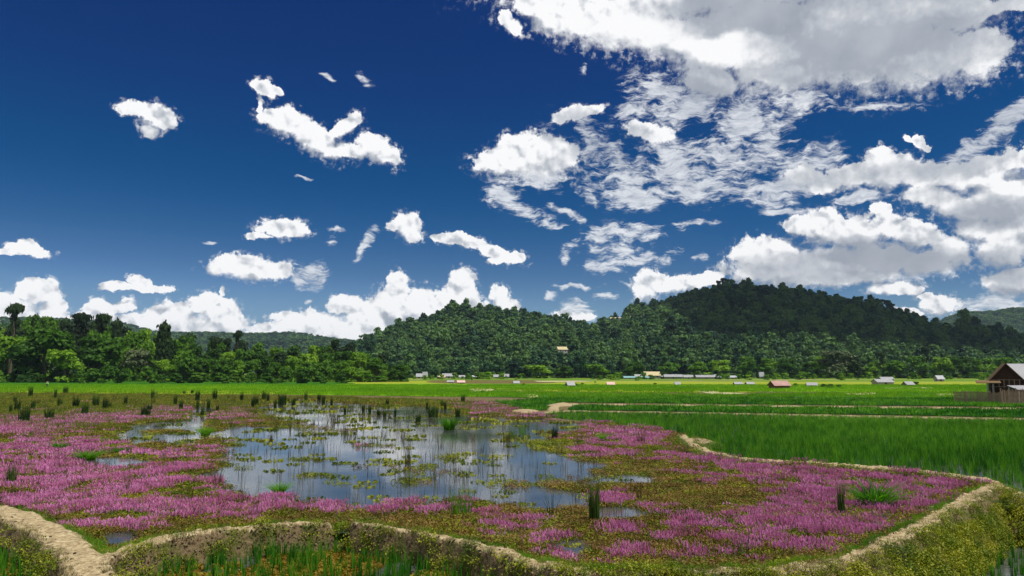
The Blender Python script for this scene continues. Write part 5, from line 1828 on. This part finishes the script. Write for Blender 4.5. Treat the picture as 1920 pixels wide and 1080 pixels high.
def hit_hill(px, py, d0=520, d1=1400):
    for dd in range(d0, d1, 5):
        X, Y, Z = at_depth(px, py, dd)
        if surface_z(X, Y) >= Z: return X, Y, surface_z(X, Y)
    return X, Y, surface_z(X, Y)


ROW = [(1112, 9), (1134, 10), (1150, 11), (1161, 8), (1185, 6), (1205, 6), (1222, 8), (1232, 9)]
looks = ['wall_white', 'wall_white', 'wall_white', 'wall_white', 'wall_grey', 'wall_white', 'wall_white', 'wall_white']
cut = []
for i, (px, w) in enumerate(ROW):
    X, Y, Z = hit_hill(px, 608 - (px - 1100) * .03)
    cut.append((X, Y, Z))
    m = Y / FPX
    house(X, Y, w * m, 6, 3.4, 1.6, looks[i], 'roof_metal' if i % 2 else 'roof_yellow', rr.uniform(-.2, .2), f'small pale building beside the ochre road cutting high on the hill, {ordinal(i)} from the left', Z + 3, name='hill_building', cat='building', group='buildings along the road cutting')
# ochre road cutting: a bare ledge with a low earth face
V, F = [], []
pts = [hit_hill(px, 609 - (px - 1100) * .03) for px in range(1100, 1245, 6)]
for (X, Y, Z) in pts:
    V += [(X, Y - 5, Z + .2), (X, Y - .5, Z + 1.6), (X, Y + .5, Z + 5.2 + rr.uniform(-1, 1)), (X, Y + 4, Z + 4.6)]
for i in range(len(pts) - 1):
    for j in range(3):
        a = i * 4 + j; F.append((a, a + 4, a + 5, a + 1))
tag(obj('road_cutting', make_mesh('road_cutting', V, F, [M['redsoil']])), kind='structure')


# --- the brown house at the right edge with its lean-to and bamboo fence
def brown_house():
    Y0 = 97.0
    X, Y, _ = at_depth(1889, 740, Y0)
    m = Y0 / FPX
    t = empty('brown_house', (X, Y, 0.05), -.5, 'brown bamboo-walled house with gabled front at the right picture edge behind the fence', 'house')
    w, d, hw, hr = 3.5, 4.2, 3.0, 2.0
    wb = MB(); T = .12
    wb.box(-w / 2, w / 2, 0, T, -.2, hw); wb.box(-w / 2, w / 2, d - T, d, -.2, hw)
    wb.box(-w / 2, -w / 2 + T, T, d - T, -.2, hw); wb.box(w / 2 - T, w / 2, T, d - T, -.2, hw)
    wb.slab([(-w / 2, 0.003, hw + .002), (w / 2, 0.003, hw + .002), (0, 0.003, hw + hr)], -T + .01)
    wb.build('wall', M['wall_bamboo'], t)
    k = hr / (w / 2); o = .45
    rf = MB()
    rf.slab([(-w / 2 - o, d + .5, hw - k * o + .08), (-w / 2 - o, -.6, hw - k * o + .08), (0, -.6, hw + hr + .08), (0, d + .5, hw + hr + .08)], .1)
    rf.slab([(w / 2 + o, -.6, hw - k * o + .08), (w / 2 + o, d + .5, hw - k * o + .08), (0, d + .5, hw + hr + .08), (0, -.6, hw + hr + .08)], .1)
    rf.build('roof', M['roof_thatch'], t)
    for i in range(6):
        x = -w / 2 + .35 + i * (w - .7) / 5
        MB().box(x - .05, x + .05, -.05, -.004, 0, hw + (hr - abs(x) * k) * .96).build('wall_post', M['bamboo'], t)
    for zz in (1.0, 2.0, 2.88): MB().box(-w / 2, w / 2, -.09, -.055, zz, zz + .07).build('wall_rail', M['bamboo'], t)
    MB().box(-.9, -.1, -.13, -.094, 0, 1.95).build('door', M['door_wood'], t)
    f = MB().box(.4, 1.2, -.13, -.094, 1.15, 1.9).build('window', M['door_wood'], t)
    MB().box(.47, 1.13, -.15, -.134, 1.2, 1.85).build('pane', M['dark_open'], f)
    # porch roof in front
    p = MB().slab([(-w / 2 - 1.7, -2.2, 2.55), (-w / 2 + 1.0, -2.2, 2.55), (-w / 2 + 1.0, -.14, 2.85), (-w / 2 - 1.7, -.14, 2.85)], .08).build('porch_roof', M['roof_thatch'], t)
    for x in (-w / 2 - .5, -w / 2 + .1): MB().box(x - .07, x + .07, -2.0, -1.86, 0, 2.5).build('porch_post', M['wall_white'], t)
    # second: pale metal lean-to in front
    t2 = empty('lean_to', (X + 1.4, Y - 3.4, 0.05), 0, 'low lean-to with pale lilac-white metal roof between the brown house and the fence', 'shed')
    MB().slab([(-2.9, -1.0, 1.75), (3.4, -1.0, 1.75), (3.4, 1.1, 2.25), (-2.9, 1.1, 2.25)], .05).build('roof', M['roof_metal'], t2)
    for x in (-2.8, -.8, 1.3, 3.2):
        for yy, zt in ((-.9, 1.70), (.9, 2.13)): MB().box(x - .06, x + .06, yy - .06, yy + .06, -.1, zt).build('post', M['wall_white'] if x < -2 else M['bamboo'], t2)
    MB().box(-2.7, 3.2, .98, 1.04, -.1, 1.95).build('wall', M['wall_grey'], t2)
    # third: white-roofed house behind
    X3, Y3, _ = at_depth(1916, 740, 108)
    house(X3 + 1.6, Y3, 6.4, 5.5, 2.7, 2.35, 'wall_brown', 'roof_metal', -.25, 'house with bright white metal roof rising behind the brown gable', .05, name='white_roofed_house', cat='house')


brown_house()


def fence(ax, bx, ya, yb, h, label, seed):
    """bamboo fence between two picture columns"""
    A = Vector(at_depth(ax, 700, ya)); B = Vector(at_depth(bx, 700, yb)); A.z = B.z = .05
    L = (B - A).length; ang = math.atan2(B.y - A.y, B.x - A.x)
    t = empty('bamboo_fence', A, ang, label, 'fence')
    r = random.Random(seed)
    n = int(L / 1.3)
    for i in range(n + 1):
        x = L * i / n
        MB().box(x - .05, x + .05, .035, .135, -.4, h * r.uniform(.98, 1.12)).build('post', M['bamboo'], t)
    for zz in (.35, h * .55, h * .88): MB().box(0, L, -.035, .0, zz, zz + .06).build('rail', M['wall_brown'], t)
    V = MB(); x = 0
    while x < L:
        w = r.uniform(.04, .09)
        V.box(x, x + w, -.075, -.04, .02, h * r.uniform(.86, 1.04))
        x += w + r.uniform(.01, .07)
    p = V.build('pale_row', M['bamboo'], t); tag(p, kind='stuff')
    return t


fence(1786, 1876, 99, 95, 1.45, 'farther stretch of brown bamboo fence running left from the lean-to', 3)
fence(1874, 1990, 91, 89, 1.85, 'nearer taller stretch of bamboo fence at the right picture edge', 5)
# shrubs by the small hut and a hay heap by the fence
for i, (px, b, w, h, lab) in enumerate([(1545, 727, 14, 7, 'left of the low brown shrubs beside the white-roofed hut'), (1558, 728, 14, 8, 'middle one of the low brown shrubs beside the white-roofed hut'),
                                         (1573, 728, 10, 7, 'dark green bush ending the shrub row beside the white-roofed hut'), (1492, 724, 10, 5, 'low shrub between the rust-red and the white-roofed hut'),
                                         (1080, 724, 9, 5, 'dark shrub beside the small hut in the middle of the valley'), (1092, 722, 7, 4, 'small dark shrub right of the hut in the middle of the valley'),
                                         (905, 738, 8, 5, 'dark shrub below the pale bare field patch'), (982, 723, 6, 4, 'small dark bush right of the brown field hut'),
                                         (1228, 722, 9, 4, 'low bush before the turquoise sheds'), (1718, 722, 14, 6, 'bush right behind the small grey-walled hut')]):
    y = float(ground(px, b, 0)[1]); X, Y, _ = at_depth(px, b, y); m = y / FPX
    tree(X, Y, 0, h * m * 1.1, w * m * 1.2, 'bush', lab, 'bush', v=i % 3)


def valley_shrubs():
    r = np.random.default_rng(31)
    n = 1100
    px = r.uniform(760, 1960, n); y = r.uniform(250, 472, n)
    band = fbm(px * .012, y * .02, 3, 3)
    k = (band > .47) & (y > 250 + r.random(n) ** .35 * 220)
    px, y = px[k], y[k]; n = len(px)
    x = (px - 960) / FPX * y
    V, F = crown(broad_lobes(1.0, 1.0, 510, 6, -.1), 120, .2, 511)
    T = [template('shrub_pattern', [(V, F, M['leaf_broad'])])]
    s = r.uniform(1.2, 4.4, n) * np.clip((y - 200) / 180, .4, 1.2)
    scatter('valley_shrubs', np.column_stack([x, y, np.zeros(n)]), r.uniform(0, 6.28, n), np.column_stack([s * 1.4, s, s * .8]), T, np.zeros(n), 'low hedges and shrubs scattered between the village houses', 'shrubs')


valley_shrubs()


def person():
    """a villager in a white shirt bending in the far left field"""
    X, Y = map(float, ground(88, 727, 0.0))
    Y = min(Y, 190)
    t = empty('person', (X, Y, 0.1), .5, 'person in a white shirt bending over in the far left field', 'person')
    me = bpy.data.meshes.new('body')
    J = [((0, 0, .85), .15), ((.0, -.18, 1.12), .17), ((0, -.42, 1.28), .16), ((0, -.52, 1.32), .07), ((0, -.66, 1.33), .10),
         ((.11, .0, .8), .10), ((.13, -.03, .45), .07), ((.13, .05, .05), .05), ((-.11, 0, .8), .10), ((-.13, -.03, .45), .07), ((-.13, .05, .05), .05),
         ((.19, -.42, 1.2), .055), ((.2, -.5, .9), .045), ((.16, -.6, .65), .035), ((-.19, -.42, 1.2), .055), ((-.2, -.5, .9), .045), ((-.16, -.6, .65), .035)]
    E = [(0, 1), (1, 2), (2, 3), (3, 4), (0, 5), (5, 6), (6, 7), (0, 8), (8, 9), (9, 10), (2, 11), (11, 12), (12, 13), (2, 14), (14, 15), (15, 16)]
    me.from_pydata([j[0] for j in J], E, [])
    o = obj('body', me, t)
    md = o.modifiers.new('skin', 'SKIN')
    for v, j in zip(me.skin_vertices[0].data, J): v.radius = (j[1], j[1])
    me.skin_vertices[0].data[0].use_root = True
    o.modifiers.new('sub', 'SUBSURF').levels = 1
    m, g = material('white_shirt_and_dark_trousers')
    tc = g.n('ShaderNodeTexCoord'); s = g.n('ShaderNodeSeparateXYZ'); g.put(s.inputs[0], tc.outputs['Object'])
    finish(g, g.mix(g.m('GREATER_THAN', s.outputs[2], .86), (.03, .035, .05, 1), (.75, .74, .72, 1)), .8)
    me.materials.append(m)
    hat = MB().tube([(0, -.66, 1.36), (0, -.68, 1.42), (0, -.70, 1.5)], [.24, .16, .02], 10).build('hat', M['dry'], t)


person()


# ================================================================ unseen cumulus, laid out along the sun's rays to shade the big hill
def hill_shade_cloud():
    r = np.random.default_rng(8)
    Hc = 1500.0
    m, g = material('cloud_white')
    finish(g, (0.9, 0.9, 0.9, 1), 1.0, 0.0, trans=0.25, transcol=(0.9, 0.9, 0.92, 1))
    spots = []
    for d in np.arange(700, 1420, 62):
        left = np.interp(d, [700, 800, 900, 1100, 1250, 1420], [1430, 1385, 1340, 1270, 1230, 1230])
        for px in np.arange(left, 2120, 62 * FPX / d):
            x, y, _ = at_depth(px + r.uniform(-12, 12), 700, d + r.uniform(-14, 14))
            spots.append(Vector((x, y, 60)) + sdir * ((Hc - 60) / sdir.z))
    c = sum(spots, Vector()) / len(spots)
    bm = bmesh.new()
    for i, p0 in enumerate(spots):
        q = p0 - c
        edge = min(1.0, max(0.0, 1 - q.length / 420))
        s = r.uniform(46, 66)
        res = bmesh.ops.create_icosphere(bm, subdivisions=2, radius=1.0)
        lift = r.uniform(0, 70) * edge
        for vt in res['verts']:
            n = mnoise.fractal(vt.co * 2.2 + Vector((i * 3.1, 0, 0)), 1.0, 2.0, 4)
            p = vt.co * (1 + n * .28)
            vt.co = Vector((p.x * s + q.x, p.y * s + q.y, max(p.z * s * .6, -14 + n * 8) + lift))
    me = bpy.data.meshes.new('cloud'); bm.to_mesh(me); bm.free()
    me.materials.append(m)
    me.polygons.foreach_set('use_smooth', np.ones(len(me.polygons), bool))
    tag(obj('cloud', me, None, c), kind='structure')


hill_shade_cloud()


# ================================================================ thin valley air
def air():
    mb = MB().box(-5200, 5400, -300, 5200, -2.4, 215)
    m, g = material('valley_air')
    v = g.n('ShaderNodeVolumePrincipled')
    v.inputs['Color'].default_value = (0.62, 0.80, 1.0, 1)
    v.inputs['Density'].default_value = HAZE
    v.inputs['Anisotropy'].default_value = 0.0
    o = g.n('ShaderNodeOutputMaterial')
    g.t.links.new(v.outputs[0], o.inputs['Volume'])
    tag(mb.build('haze', m), kind='stuff')


HAZE = 0.00005
air()
